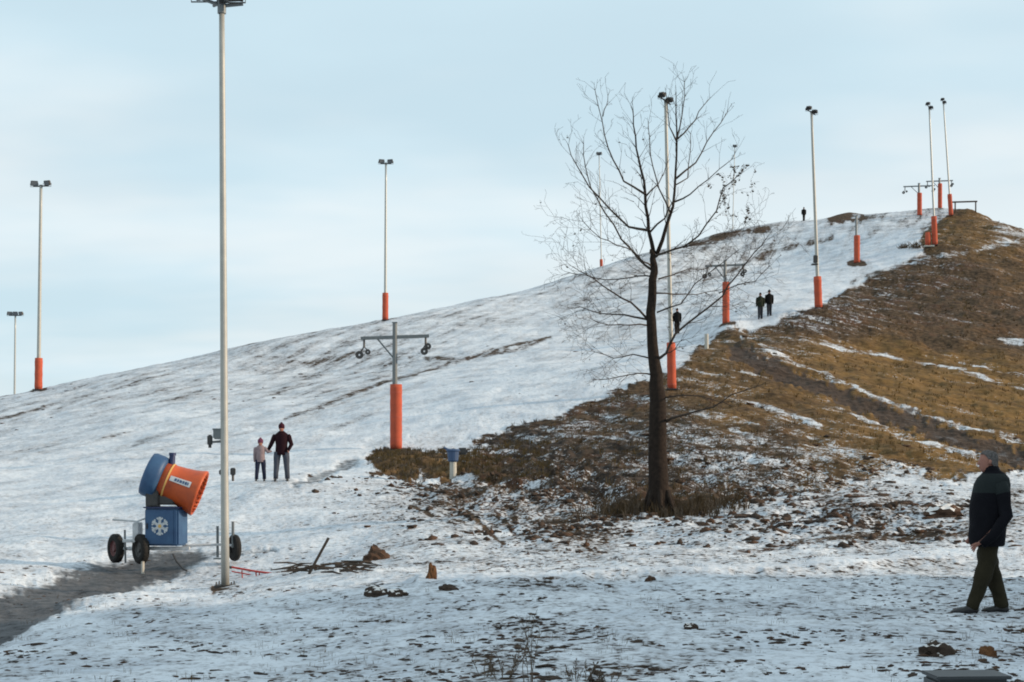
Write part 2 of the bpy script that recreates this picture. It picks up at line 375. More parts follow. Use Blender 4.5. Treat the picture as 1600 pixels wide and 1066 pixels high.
# ---------------------------------------------------------------- mesh helpers
def tag(o, label=None, cat=None, group=None, kind=None):
    if label: o['label'] = label
    if cat: o['category'] = cat
    if group: o['group'] = group
    if kind: o['kind'] = kind
    return o
def thing(name, loc, label, cat, group=None, rz=0):
    o = bpy.data.objects.new(name, None); o.empty_display_size = .2; COL.objects.link(o)
    o.location = loc; o.rotation_euler = (0, 0, rz); return tag(o, label, cat, group)
def smooth_(me, ang=None):
    me.polygons.foreach_set('use_smooth', np.ones(len(me.polygons), bool))
class MB:
    def __init__(s): s.v = []; s.f = []; s.m = []; s.mi = 0
    def add(s, vs, fs, M=None):
        o = len(s.v)
        for v in vs:
            v = Vector(v)
            if M is not None: v = M @ v
            s.v.append(tuple(v))
        for f in fs: s.f.append(tuple(i+o for i in f)); s.m.append(s.mi)
        return s
    def box(s, c, d, M=None, bev=0.0, taper=1.0):
        x, y, z = d[0]/2, d[1]/2, d[2]/2
        b = min(bev, x*.9, y*.9, z*.9)
        bm = bmesh.new(); bmesh.ops.create_cube(bm, size=1)
        for v in bm.verts:
            k = taper if v.co.z > 0 else 1
            v.co = Vector((v.co.x*d[0]*k, v.co.y*d[1]*k, v.co.z*d[2]))
        if b > 0: bmesh.ops.bevel(bm, geom=bm.edges[:], offset=b, segments=2, affect='EDGES')
        bm.verts.index_update()
        vs = [tuple(v.co+Vector(c)) for v in bm.verts]; fs = [[v.index for v in f.verts] for f in bm.faces]
        bm.free(); return s.add(vs, fs, M)
    def tube(s, pts, rad, n=8, caps=True, M=None, sx=1.0):
        pts = [Vector(p) for p in pts]
        if not hasattr(rad, '__len__'): rad = [rad]*len(pts)
        vs = []; fs = []; up = None
        for i, p in enumerate(pts):
            a = pts[max(i-1, 0)]; b = pts[min(i+1, len(pts)-1)]
            t = (b-a).normalized() if (b-a).length > 1e-9 else Vector((0, 0, 1))
            if up is None: up = t.orthogonal().normalized()
            up = (up-t*up.dot(t))
            up = up.normalized() if up.length > 1e-6 else t.orthogonal().normalized()
            w = t.cross(up)
            for k in range(n):
                an = 2*math.pi*k/n
                vs.append(p+(up*math.cos(an)+w*math.sin(an)*sx)*rad[i])
        for i in range(len(pts)-1):
            for k in range(n):
                fs.append((i*n+k, i*n+(k+1) % n, (i+1)*n+(k+1) % n, (i+1)*n+k))
        if caps: fs.append(tuple(range(n))[::-1]); fs.append(tuple((len(pts)-1)*n+k for k in range(n)))
        return s.add(vs, fs, M)
    def lathe(s, prof, n=24, M=None, closed=False):   # prof (r, z)
        vs = []; fs = []
        for r, z in prof:
            for k in range(n):
                a = 2*math.pi*k/n; vs.append((r*math.cos(a), r*math.sin(a), z))
        m = len(prof)
        for i in range(m if closed else m-1):
            j = (i+1) % m
            for k in range(n):
                fs.append((i*n+k, i*n+(k+1) % n, j*n+(k+1) % n, j*n+k))
        return s.add(vs, fs, M)
    def loft(s, rings, n=16, M=None):    # rings: (cx, cy, z, rx, ry)
        vs = []; fs = []
        for cx_, cy_, z, rx, ry in rings:
            for k in range(n):
                a = 2*math.pi*k/n
                vs.append((cx_+rx*math.cos(a), cy_+ry*math.sin(a), z))
        for i in range(len(rings)-1):
            for k in range(n): fs.append((i*n+k, i*n+(k+1) % n, (i+1)*n+(k+1) % n, (i+1)*n+k))
        fs.append(tuple(range(n))[::-1]); fs.append(tuple((len(rings)-1)*n+k for k in range(n)))
        return s.add(vs, fs, M)
    def build(s, name, m, parent=None, smooth=False, loc=(0, 0, 0), rot=(0, 0, 0), label=None):
        me = bpy.data.meshes.new(name); me.from_pydata(s.v, [], s.f)
        for x in (m if isinstance(m, (list, tuple)) else [m]): me.materials.append(x)
        me.polygons.foreach_set('material_index', s.m)
        if smooth: smooth_(me)
        me.update()
        o = bpy.data.objects.new(name, me); COL.objects.link(o)
        if parent: o.parent = parent
        o.location = loc; o.rotation_euler = rot
        if label: o['label'] = label
        return o
def kids(o): return [c for c in bpy.data.objects if c.parent == o]
def copy_tree(o, parent=None):
    ch = kids(o)
    c = o.copy(); COL.objects.link(c)
    if parent is not None: c.parent = parent
    for k in ch: copy_tree(k, c)
    return c
def gz(x, y): return float(surface([x], [y])[0][0])
def gzs(x, y): return surface(x, y)[0]
def at(px, py, d): return Vector(((px-CX)/F*d, d, (HY-py)/F*d))
def hit(px, py, dmin=6, dmax=260):     # where the sight line through (column,row) meets the ground
    ds = np.exp(np.linspace(math.log(dmin), math.log(dmax), 900))
    x = (px-CX)/F*ds; z = gzs(x, ds); zr = (HY-py)/F*ds
    i = np.nonzero(z >= zr)[0]
    i = i[0] if len(i) else len(ds)-1
    return Vector((x[i], ds[i], z[i]))
def on(px, d, sink=0.0):
    x = (px-CX)/F*d; return Vector((x, d, gz(x, d)-sink))
# ---------------------------------------------------------------- the ground: one sheet from the viewer's feet to the horizon
GM = ground_material()
def build_ground():
    u = np.concatenate([np.linspace(-95, 1695, 740)])
    th_in = np.arctan((u-CX)/F)
    a0, a1 = th_in[0], th_in[-1]
    th_r = a1+np.cumsum(np.linspace(.003, .12, 60)); th_r = th_r[th_r < math.pi]
    th_l = a0-np.cumsum(np.linspace(.003, .12, 60)); th_l = th_l[th_l > -math.pi][::-1]
    th = np.concatenate([[-math.pi], th_l, th_in, th_r, [math.pi]])
    r = np.concatenate([[.01, 1, 2, 3, 4, 5, 6, 7, 8, 9], np.exp(np.linspace(math.log(9.6), math.log(230), 640)), np.exp(np.linspace(math.log(240), math.log(6000), 40))])
    T, Rr = np.meshgrid(th, r)
    x = (np.sin(T)*Rr).ravel(); y = (np.cos(T)*Rr).ravel()
    z, sn, gr, rd, hl = surface(x, y)
    n, m = T.shape
    idx = np.arange(n*m).reshape(n, m)
    q = np.stack([idx[:-1, :-1], idx[:-1, 1:], idx[1:, 1:], idx[1:, :-1]], -1).reshape(-1, 4)[:, ::-1]
    me = bpy.data.meshes.new('ground')
    me.vertices.add(n*m); me.vertices.foreach_set('co', np.stack([x, y, z], -1).astype(np.float32).ravel())
    me.loops.add(q.size); me.loops.foreach_set('vertex_index', q.astype(np.int32).ravel())
    me.polygons.add(len(q)); me.polygons.foreach_set('loop_start', np.arange(0, q.size, 4, dtype=np.int32)); 
    me.update(calc_edges=True); smooth_(me)
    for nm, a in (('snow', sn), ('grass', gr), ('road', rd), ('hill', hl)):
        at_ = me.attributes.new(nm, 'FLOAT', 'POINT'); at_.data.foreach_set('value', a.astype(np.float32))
    me.materials.append(GM)
    o = bpy.data.objects.new('ground', me); COL.objects.link(o)
    tag(o, 'snowy ski slope and brown grassy hill flank with bare earth patches', None, None, 'structure')
    return o
build_ground()
# ---------------------------------------------------------------- materials of the things
M_galv = mat('galvanised_steel', (.42, .43, .41), .42, .35, ((.30, .31, .30), 9, .5), .05)
M_cream = mat('cream_painted_pole', (.40, .395, .36), .5, .15, ((.30, .30, .28), 5, .5), .04)
M_dark = mat('dark_steel', (.035, .037, .04), .5, .4, ((.07, .065, .06), 14, .5))
M_grey = mat('grey_steel', (.12, .14, .15), .5, .5, ((.19, .20, .20), 12, .5), .05)
M_rust = mat('rusty_steel', (.12, .05, .03), .75, .2, ((.20, .09, .05), 18, .5), .2)
M_pad = mat('orange_padding', (.52, .105, .055), .75, 0, ((.33, .075, .045), 2.2, .6), .12)
M_padseam = mat('padding_strap', (.40, .07, .035), .7)
M_lampglass = mat('lamp_glass', (.10, .11, .12), .25, .0)
M_blue = mat('blue_shell_paint', (.016, .055, .14), .55, 0, ((.035, .10, .20), 3, .7), .03)
M_bluedk = mat('dark_blue_paint', (.012, .025, .09), .45)
M_orange = mat('orange_shell_paint', (.52, .085, .012), .5, 0, ((.30, .05, .014), 3.5, .7), .03)
M_white = mat('white_vinyl', (.58, .60, .60), .6, 0, ((.40, .43, .46), 10, .5))
M_yel = mat('pale_yellow_vinyl', (.60, .36, .10), .5)
M_tyre = mat('tyre_rubber', (.014, .014, .015), .82, 0, ((.035, .033, .03), 25, .5), .1)
M_hub = mat('dull_red_hub', (.10, .03, .03), .6)
M_frame = mat('snow_dusted_frame', (.34, .36, .36), .6, .3, ((.65, .67, .70), 7, .6), .1)
M_bark = mat('dark_bark', (.012, .009, .008), .95, 0, ((.038, .028, .022), 11, .5), 1.0)
M_twig = mat('thin_branch_bark', (.040, .031, .025), .85, 0, ((.075, .06, .05), 6, .5), .2)
M_leaf = mat('withered_leaf', (.055, .038, .022), .8)
M_clod = mat('frozen_earth', (.022, .018, .016), .95, 0, ((.085, .060, .045), 8, .5), .5)
M_clodb = mat('brown_earth', (.045, .028, .020), .95, 0, ((.10, .060, .040), 9, .6), .8)
M_ochre = mat('ochre_rotten_wood', (.17, .08, .035), .9, 0, ((.08, .04, .022), 14, .6), .8)
M_straw = mat('dry_straw_grass', (.17, .115, .05), .85, 0, ((.09, .06, .025), 3, .5))
M_dkgrass = mat('dark_rank_grass', (.050, .033, .018), .9, 0, ((.09, .06, .03), 3, .5))
M_gold = mat('golden_dry_grass', (.15, .088, .028), .85, 0, ((.09, .052, .02), 3, .5))
M_weed = mat('dead_weed_stem', (.085, .062, .045), .85, 0, ((.15, .12, .09), 8, .5))
M_red = mat('red_painted_metal', (.42, .035, .025), .5, .1, ((.28, .03, .02), 9, .5))
M_wood = mat('weathered_wood', (.045, .035, .028), .85, 0, ((.09, .07, .055), 12, .5), .4)
M_bluecap = mat('blue_plastic', (.035, .075, .16), .5)
M_post = mat('pale_concrete', (.52, .51, .46), .8, 0, ((.38, .37, .33), 14, .5), .2)
M_plastic = mat('dark_grey_plastic', (.030, .033, .038), .55, 0, ((.055, .058, .062), 5, .5), .05)
M_snowcap = mat('snow_crust', (.78, .76, .74), .8, 0, ((.60, .58, .56), 9, .5), .4)
M_skin = mat('skin', (.34, .15, .10), .6, 0, ((.24, .10, .075), 14, .6), .1)
M_hair = mat('grey_hair', (.05, .045, .043), .9, 0, ((.17, .155, .15), 55, .6), .8)
# ---------------------------------------------------------------- tree (one bare tree, main limbs as parts)
def z4(X, Y): return (860+X/2.317, 100+Y/2.317)
def z5(X, Y): return (900+X/2.318, 380+Y/2.318)
def build_tree():
    D = 36.0; base = on(1030, D, .15); PX = D/F
    root = thing('bare_tree', base, 'leafless dark-barked tree with a wide twiggy crown on the tuft below the brown bank', 'tree')
    rg = random.Random(5)
    def w(px, py, dep=0.0):
        return Vector(((px-CX)*PX, D+dep, (HY-py)*PX))-base
    def jitter(pts, amp):
        out_ = []
        for a, b in zip(pts[:-1], pts[1:]):
            n = max(2, int((b[0]-a[0]).length/.28)); 
            for k in range(n):
                t = k/n; p = a[0].lerp(b[0], t); r = a[1]*(1-t)+b[1]*t
                q = Vector((rg.uniform(-1, 1), rg.uniform(-1, 1), rg.uniform(-1, 1)))*amp*(0 if (k == 0 and not out_) else 1)
                out_.append((p+q, r))
        out_.append(pts[-1]); return out_
    tr = MB()
    tp = [(1031, 806, 30), (1030, 795, 21), (1029, 770, 17.5), (1028, 700, 15.5), (1027, 650, 14.5), (1027, 620, 13.5), (1025, 585, 11), (1022, 557, 9.5), (1019, 520, 8.5), (1017.5, 488, 8), (1019, 450, 7.0), (1021.5, 425, 6.4), (1021.5, 412, 5.8), (1019.5, 398, 4.4), (1018.5, 390, 3.6)]
    pts = [(w(a, b), c*PX*.93) for a, b, c in tp]; pj = jitter(pts, .015)
    tr.tube([p for p, r in pj], [r for p, r in pj], 16)
    for k in range(7):      # root flare
        a = k*.9+.2; s0 = w(1030, 790)+Vector((math.cos(a)*.2, math.sin(a)*.2, 0))
        tr.tube([s0+Vector((0, 0, .35)), s0+Vector((math.cos(a)*.12, math.sin(a)*.12, .05)), s0+Vector((math.cos(a)*.30, math.sin(a)*.30, -.25))], [.07, .06, .02], 8)
    tr.build('trunk', M_bark, root, smooth=True)
    twigs = MB(); ntw = [0]; allp = []
    def twig(p, d, L, r, lev, up):
        n = max(3, int(L/.16)); q = p.copy(); ps = [q.copy()]; rs = [r]
        d = d.normalized()
        for k in range(n):
            d = (d+Vector((rg.gauss(0, .13), rg.gauss(0, .13), rg.gauss(0, .11)+up*.05))).normalized()
            q = q+d*(L/n); ps.append(q.copy()); rs.append(max(r*(1-.8*(k+1)/n), .0030))
            if lev > 0 and k > 0 and ntw[0] < 40000 and rg.random() < (.9 if lev > 2 else .78 if lev > 1 else .62):
                side = Vector((rg.gauss(0, 1), rg.gauss(0, 1), rg.gauss(0, .6))); side = (side-d*side.dot(d)).normalized()
                twig(q, d*.75+side*.75+Vector((0, 0, up*.25)), L*rg.uniform(.35, .62), r*.6, lev-1, up)
        allp.extend(ps)
        twigs.tube(ps, rs, 3 if r < .008 else 4, caps=False); ntw[0] += 1
    def limb(P, r0, r1, dep, up=.6, den=1.0, lev=2, length=1.0):
        n = len(P)
        if up <= .2: length *= 1.45; lev = 3; den *= 1.45
        pts = [(w(p[0], p[1], dep*(i/(n-1))**1.0), (r0+(r1-r0)*(i/(n-1))**.7)*PX*.84) for i, p in enumerate(P)]
        pj = jitter(pts, .022)
        m = MB(); m.tube([p for p, r in pj], [r for p, r in pj], 8)
        m.build('branch', M_twig if r0 < 3.9 else M_bark, root, smooth=True)
        for i in range(2, len(pj)):
            p, r = pj[i]; d = (pj[min(i+1, len(pj)-1)][0]-pj[i-1][0]).normalized()
            for _ in range(2 if rg.random() < .85*den else (1 if rg.random() < .6*den else 0)):
                side = Vector((rg.gauss(0, 1), rg.gauss(0, 1.0), rg.gauss(0, .7))); side = (side-d*side.dot(d)).normalized()
                twig(p, d*.9+side*.8+Vector((0, 0, up*.4)), rg.uniform(.26, .68)*length, max(r*.42, .006), lev, up)
        twig(pj[-1][0], d, .22*length, pj[-1][1], lev, up)
    Z = z4
    limb([Z(375,690),Z(358,600),Z(345,470),Z(332,370),Z(312,300),Z(306,210),Z(303,160)], 4.2, .8, .3)
    limb([Z(385,690),Z(418,590),Z(440,520),Z(452,400),Z(456,280),Z(450,200),Z(450,130)], 4.0, .8, -.3)
    limb([Z(456,280),Z(425,235),Z(415,150)], 1.6, .6, -.5, lev=1)
    limb([Z(456,275),Z(510,220),Z(545,165),Z(585,110)], 1.7, .6, .4, lev=1)
    limb([Z(456,270),Z(475,190),Z(485,120),Z(484,70)], 1.5, .5, -.1, lev=1)
    limb([Z(455,415),Z(530,350),Z(600,230),Z(655,150)], 2.1, .6, .7)
    limb([Z(448,500),Z(500,480),Z(560,430),Z(640,370)], 1.9, .6, -.8)
    limb([Z(450,440),Z(500,400),Z(520,300),Z(525,220)], 1.4, .6, 1.0, lev=1)
    limb([Z(352,602),Z(280,590),Z(210,530),Z(140,460),Z(88,380),Z(62,315)], 2.8, .7, -.6)
    limb([Z(372,750),Z(322,705),Z(260,625),Z(200,530),Z(150,430),Z(130,350),Z(126,265)], 2.4, .7, .8)
    limb([Z(340,470),Z(270,420),Z(212,300),Z(190,200),Z(165,80)], 2.2, .6, .4, lev=2, den=.7)
    limb([Z(190,190),Z(205,140),Z(212,100)], 1.0, .5, .4, lev=1)
    limb([Z(345,480),Z(400,420),Z(438,330)], 1.8, .6, 1.2, lev=1)
    limb([Z(435,540),Z(400,440),Z(378,350),Z(370,230),Z(372,170)], 1.8, .6, 1.3, lev=1)
    limb([Z(360,610),Z(410,560),Z(430,520)], 2.0, 1.2, -.3, lev=1)
    limb([Z(378,700),Z(400,690),Z(480,665),Z(530,630),Z(585,550),Z(610,470),Z(660,430)], 2.8, .7, -1.0, up=.3, den=1.3)
    limb([Z(480,665),Z(570,640),Z(640,600),Z(710,590)], 1.6, .6, .6, up=.1, den=1.2)
    limb([z5(288,425),z5(325,400),z5(350,335),z5(430,270),z5(510,205),z5(555,140),z5(620,60),z5(650,20)], 3.2, .8, -1.4, up=.2, den=1.2)
    limb([Z(610,830),Z(660,810),Z(720,800),Z(760,760)], 1.2, .5, -1.2, up=.1, den=1.2)
    limb([Z(352,925),Z(290,870),Z(220,830),Z(155,795),Z(95,765)], 2.4, .7, -.9, up=.05, den=1.3)
    limb([Z(350,925),Z(270,905),Z(190,895),Z(115,865)], 2.2, .7, .9, up=.05, den=1.3)
    limb([Z(370,735),Z(330,720),Z(300,690),Z(230,670),Z(170,650),Z(110,600)], 1.8, .6, -1.2, up=.1, den=1.3)
    limb([Z(374,770),Z(350,760),Z(300,760),Z(210,770),Z(130,745),Z(75,730)], 1.7, .6, 1.3, up=0, den=1.4)
    limb([Z(380,830),Z(460,830),Z(540,820),Z(620,800)], 1.7, .6, 1.2, up=.05, den=1.4)
    limb([Z(385,900),Z(470,870),Z(520,800),Z(600,740),Z(660,690)], 1.6, .6, -.3, up=.1, den=1.2)
    limb([z5(285,480),z5(220,470),z5(150,490),z5(85,500)], 1.7, .6, -.6, up=-.1, den=1.5, length=.8)
    limb([z5(280,420),z5(210,400),z5(140,410),z5(75,385)], 1.6, .6, .8, up=-.05, den=1.5)
    limb([z5(270,300),z5(190,300),z5(110,310),z5(50,295)], 1.6, .6, -1.2, up=0, den=1.5)
    limb([z5(320,650),z5(370,625),z5(420,612),z5(480,600),z5(540,555),z5(620,530)], 2.8, .7, -1.5, up=-.1, den=1.2, length=.8)
    limb([z5(320,560),z5(380,555),z5(440,560),z5(500,580)], 1.6, .6, -.9, up=-.1, den=1.3, length=.7)
    limb([z5(300,130),z5(350,110),z5(420,80),z5(480,75)], 1.6, .6, 1.0, up=.1, den=1.2)
    tw = twigs.build('twigs', M_twig, root, smooth=False); tw['kind'] = 'stuff'
    # the few leaves still hanging
    lf = MB()
    near_ = [p for p in allp if (p-w(1142, 318, -1.0)).length < .75]
    for k in range(420):
        c = rg.choice(near_ if (k < 300 and near_) else allp)+Vector((rg.gauss(0, .015), rg.gauss(0, .015), -.03))
        a = rg.uniform(0, 6.28); s = rg.uniform(.018, .04)
        u = Vector((math.cos(a), math.sin(a), rg.uniform(-.6, .6)))*s; v = Vector((-math.sin(a)*.4, math.cos(a)*.4, -.8))*s
        lf.add([c-u, c+v*.7, c+u, c-v*.6], [(0, 1, 2, 3)])
    l = lf.build('leaves', M_leaf, root); l['kind'] = 'stuff'
    return ntw[0]
build_tree()
# ---------------------------------------------------------------- floodlight masts
def floodlight(parent, loc, yaw, tilt, s=1.0, body=M_dark):
    s = s*.82; m = MB()
    T = Matrix.Rotation(yaw, 4, 'Z') @ Matrix.Rotation(tilt, 4, 'X')
    m.box((0, 0, 0), (.50*s, .16*s, .36*s), T, .03*s)
    m.box((0, .11*s, 0), (.34*s, .10*s, .22*s), T, .02*s)
    for k in range(5): m.box(((-.14+.07*k)*s, .17*s, 0), (.012*s, .06*s, .2*s), T)
    m.tube([(-.28*s, 0, 0), (-.28*s, .0, -.24*s), (.28*s, 0, -.24*s), (.28*s, 0, 0)], .018*s, 6)
    o = m.build('floodlight', body, parent, loc=loc)
    g = MB(); g.box((0, -.083*s, 0), (.44*s, .012*s, .30*s), T, .004)
    g.build('glass', M_lampglass, o)
    return o
def mast(px, base_d, top_px, top_py, base_py, r0, r1, label, pad=None, heads=(), bar=None, rot=0, mt=M_galv, hs=1.0, group='floodlight masts', base_plate=True, sink=None):
    b = on(px, base_d)
    if sink is not None: b = Vector(((px-CX)/F*base_d, base_d, sink))
    t = at(top_px, top_py, base_d)
    root = thing('floodlight_mast', b, label, 'floodlight mast', group)
    e = t-b
    m = MB(); n = 9
    m.tube([e*(k/n) for k in range(n+1)], [r0+(r1-r0)*k/n for k in range(n+1)], 14)
    m.build('pole', mt, root, smooth=True)
    if base_plate:
        m = MB(); m.box((0, 0, .03), (r0*4.6, r0*4.6, .06), None, .01)
        for sx in (-1, 1):
            for sy in (-1, 1): m.tube([(sx*r0*1.8, sy*r0*1.8, .05), (sx*r0*1.8, sy*r0*1.8, .12)], .014, 6)
        m.build('base_plate', M_dark, root)
    if pad:
        z0_, z1_, pr = pad
        m = MB(); pts = []; rs = []
        k_ = max(3, int((z1_-z0_)/.35))
        for k in range(k_+1):
            z = z0_+(z1_-z0_)*k/k_
            pts.append(e*(z/e.z)); rs.append(pr*(1.0 if k % 2 else .95))
        m.tube(pts, rs, 14); p = m.build('padding', M_pad, root, smooth=True)
        for f in (.12, .5, .88):
            s_ = MB(); z = z0_+(z1_-z0_)*f; s_.tube([e*((z-.03)/e.z), e*((z+.03)/e.z)], pr*1.02, 14)
            s_.build('strap', M_padseam, p)
    if bar:
        L, ang = bar
        m = MB(); dx = Vector((math.cos(ang), 0, math.sin(ang)))*L/2
        m.tube([e-dx, e+dx], .035*hs, 6); m.box(tuple(e), (.16*hs, .12*hs, .14*hs)); m.build('crossarm', M_dark, root)
        for f, yaw, tilt in heads:
            floodlight(root, e+dx*f*2+Vector((0, -.05, .16*hs)), yaw, tilt, hs)
    return root
# the near mast
nb = on(351, 28.8)
near = mast(352, 28.8, 346.5, 8, 915, .078, .052, 'tall near floodlight mast with a bare steel pole beside the snow cannon', None, (), None, mt=M_cream)
def near_head():
    e = at(346.5, 8, 28.8)-near.location
    m = MB()
    m.tube([e+Vector((-.42, 0, .14)), e+Vector((0, 0, -.02)), e+Vector((.40, 0, .02))], .035, 8)
    m.tube([e+Vector((-.2, .25, .06)), e+Vector((.22, -.25, .06))], .03, 8); m.tube([e+Vector((0, 0, -.16)), e+Vector((0, 0, .2))], .08, 12)
    m.build('crossarm', M_grey, near)
    for dx, dy, dz, yaw, tl in ((-.34, .05, .28, 2.3, .5), (.22, -.1, .22, -2.4, .45), (.02, -.28, .26, 0.4, -.5), (.1, .3, .3, 3.0, .5)):
        floodlight(near, e+Vector((dx, dy, dz)), yaw, tl, 1.05)
    # fittings low on the pole
    def loc(px, py, dy=0): return at(px, py, 28.8+dy)-near.location
    m = MB(); m.tube([loc(325, 691, .05), loc(352, 690, .02)], .022, 6); br = m.build('bracket', M_grey, near)
    m = MB(); m.box(tuple(loc(341, 678, .05)), (.17, .15, .20), None, .02); m.box(tuple(loc(341, 671, .05)), (.20, .18, .03), None, .01); m.build('junction_box', M_grey, near, label='dark grey-green junction box')
    m = MB(); m.box(tuple(loc(328, 688, .05)), (.09, .10, .20), None, .02); m.tube([loc(328, 694, .05), loc(328, 700, .05)], .03, 8); m.build('socket_box', M_dark, near)
    m = MB(); m.box(tuple(loc(364, 737, .03)), (.09, .10, .14), None, .015); m.tube([loc(364, 742, .03), loc(364, 752, .03)], .025, 6); m.build('socket_box', M_dark, near)
    m = MB(); m.box(tuple(loc(346, 738, .1)), (.08, .10, .10), None, .015); m.build('clamp', M_dark, near)
near_head()
mast(60, 110, 64, 291, 605, .15, .10, 'tall pale floodlight mast with orange foot padding at the far left skyline', (0.0, 2.3, .28), ((-.42, .3, .3), (.42, -.4, .3)), (1.1, 0.03), mt=M_cream, hs=1.25)
mast(22, 165, 24, 493, 640, .12, .09, 'short far mast with three lamps, mostly hidden behind the left skyline', None, ((-.46, .5, .3), (0, 0, .3), (.46, -.5, .3)), (1.3, 0.0), hs=1.3, sink=2.5)
mast(602, 127, 603, 256, 497, .13, .08, 'slim mast with twin lamps on the skyline above the near lift pylon', (0.0, 2.3, .26), ((-.40, .4, .3), (.40, -.4, .3)), (.9, 0.0), hs=1.15)
mast(1050, 68, 1040, 158, 606, .105, .07, 'tall mast rising through the bare tree crown with padding at its foot', (0.0, 2.1, .20), ((-.35, 2.6, .7), (.35, 2.8, .7)), (.55, -.62), mt=M_cream, hs=.85)
mast(1279, 101, 1268, 176, 480, .12, .08, 'pale mast with orange padding at the edge of the brown slope, right of two walkers', (0.0, 2.1, .26), ((-.36, 2.6, .7), (.36, 2.8, .7)), (.62, -.55), mt=M_cream, hs=.95)
m1 = bpy.data.objects['floodlight_mast.005'] if 'floodlight_mast.005' in bpy.data.objects else None
mast(1461, 138, 1452, 168, 391, .10, .07, 'mast with a bright orange foot below the brown summit knoll', (0.0, 2.6, .25), ((-.36, 2.6, .7), (.36, 2.9, .7)), (.6, -.9), hs=.95)
mast(1486, 170, 1474, 160, 338, .10, .07, 'rearmost mast standing on the brown summit knoll', (0.0, 2.4, .25), ((-.34, 2.6, .7), (.34, 2.9, .7)), (.55, -1.0), hs=1.0)
mast(940, 176, 936, 242, 424, .07, .05, 'far mast on the skyline left of the bare tree trunk', (0.0, 2.2, .18), ((-.25, .6, .2), (.25, -.6, .2)), (.5, 0), hs=1.0, sink=None)
mast(1144, 205, 1148, 230, 372, .06, .045, 'far mast behind the skyline, its lamp right of the tree crown', None, ((-.2, .6, .2), (.2, -.6, .2)), (.4, 0), hs=1.0)
# fitting box on the padded mast by the walkers
for o in list(bpy.data.objects):
    if o.get('label', '').startswith('pale mast with orange padding at the edge'):
        m = MB(); m.box((-.26, 0, 2.9), (.42, .3, .10), None, .02); m.box((-.20, 0, 3.25), (.28, .26, .5), None, .03); m.build('junction_box', M_dark, o)
# ---------------------------------------------------------------- drag-lift pylons
def pylon(px, d, top_py, arm_py, half, label, pad_h=2.6, arm=True, pad_w=.24, depth_yaw=0.0, post=.105, wheels=True):
    b = on(px, d, .05); hgt = (HY-top_py)/F*d-b.z; za = (HY-arm_py)/F*d-b.z
    root = thing('lift_pylon', b, label, 'ski lift pylon', 'drag lift pylons up the slope', rz=depth_yaw)
    m = MB(); m.tube([(0, 0, 0), (0, 0, hgt*.5), (0, 0, hgt)], [post*1.15, post, post*.9], 12); m.box((0, 0, hgt+.02), (post*2, post*2, .04)); m.build('post', M_grey, root, smooth=False)
    m = MB()
    T = Matrix.Rotation(.5, 4, 'Z')
    n = max(3, int(pad_h/.45))
    nn = 20; vs = []; fs = []
    for i in range(n*3+1):
        z = .02+pad_h*i/(n*3); q_ = pad_w*(.985 if i % 3 == 0 else 1.02)
        for j_ in range(nn):
            a = j_/nn*math.tau; vs.append((.05+q_*math.cos(a), -.02+q_*math.sin(a), z))
    for i in range(n*3):
        for j_ in range(nn): fs.append((i*nn+j_, i*nn+(j_+1) % nn, (i+1)*nn+(j_+1) % nn, (i+1)*nn+j_))
    fs.append(tuple(range(nn))[::-1]); fs.append(tuple(n*3*nn+j_ for j_ in range(nn)))
    m.add(vs, fs)
    p = m.build('padding', M_pad, root, smooth=True)
    for z in (.35, pad_h*.5, pad_h-.3):
        m = MB(); m.tube([(.05, -.02, z-.03), (.05, -.02, z+.03)], pad_w*1.03, 20); m.build('strap', M_padseam, p)
    if arm:
        tl = .035
        m = MB(); m.box((0, 0, za), (half*2, .12, .13), Matrix.Translation((0, 0, za)) @ Matrix.Rotation(-tl, 4, 'Y') @ Matrix.Translation((0, 0, -za)), .01)
        m.build('crossarm', M_grey, root)
        m = MB(); m.tube([(-half*.52, 0, za-.05), (-post*.5, 0, za-.85)], .035, 6); m.build('brace', M_grey, root)
        if wheels:
            for sx in (-1, 1):
                x = sx*half*.90; zz = za+tl*x
                m = MB(); m.tube([(x, 0, zz), (x, 0, zz-.38)], .045, 6)
                m.tube([(x-.18*1, 0, zz-.62), (x, 0, zz-.34), (x+.16, 0, zz-.52)], .035, 6)
                h = m.build('hanger', M_dark, root)
                for q, (wx, wz, rr) in enumerate(((-.18, -.68, .16), (.16, -.56, .11)) if sx < 0 else ((-.05, -.62, .15), (.10, -.42, .13))):
                    w_ = MB(); w_.lathe([(rr*.25, -.05), (rr, -.05), (rr*.82, -.015), (rr*.82, .015), (rr, .05), (rr*.25, .05)], 18, Matrix.Translation((x+wx, -.1, zz+wz)) @ Matrix.Rotation(math.pi/2, 4, 'X'), closed=True)
                    w_.build('sheave', M_dark, h)
    return root
pylon(617, 62, 505, 527, 1.38, 'nearest lift pylon, T-shaped with orange padding, at the tip of the grassy bank')
pylon(1133, 100, 408, 415, 1.30, 'lift pylon with orange padding just right of the tree trunk, left of two walkers', 2.7, pad_w=.23)
pylon(1338, 140, 338, 345, .5, 'lone padded pylon with a bare post in the middle of the upper piste', 2.5, arm=False, pad_w=.27)
pylon(1436, 172, 287, 291, 1.75, 'T-shaped lift pylon on the skyline, leftmost of the pair near the summit', 2.5, pad_w=.26, post=.13)
pylon(1468, 178, 279, 283, 1.55, 'T-shaped lift pylon on the skyline, taller one next to the summit knoll', 2.9, pad_w=.24, post=.13)
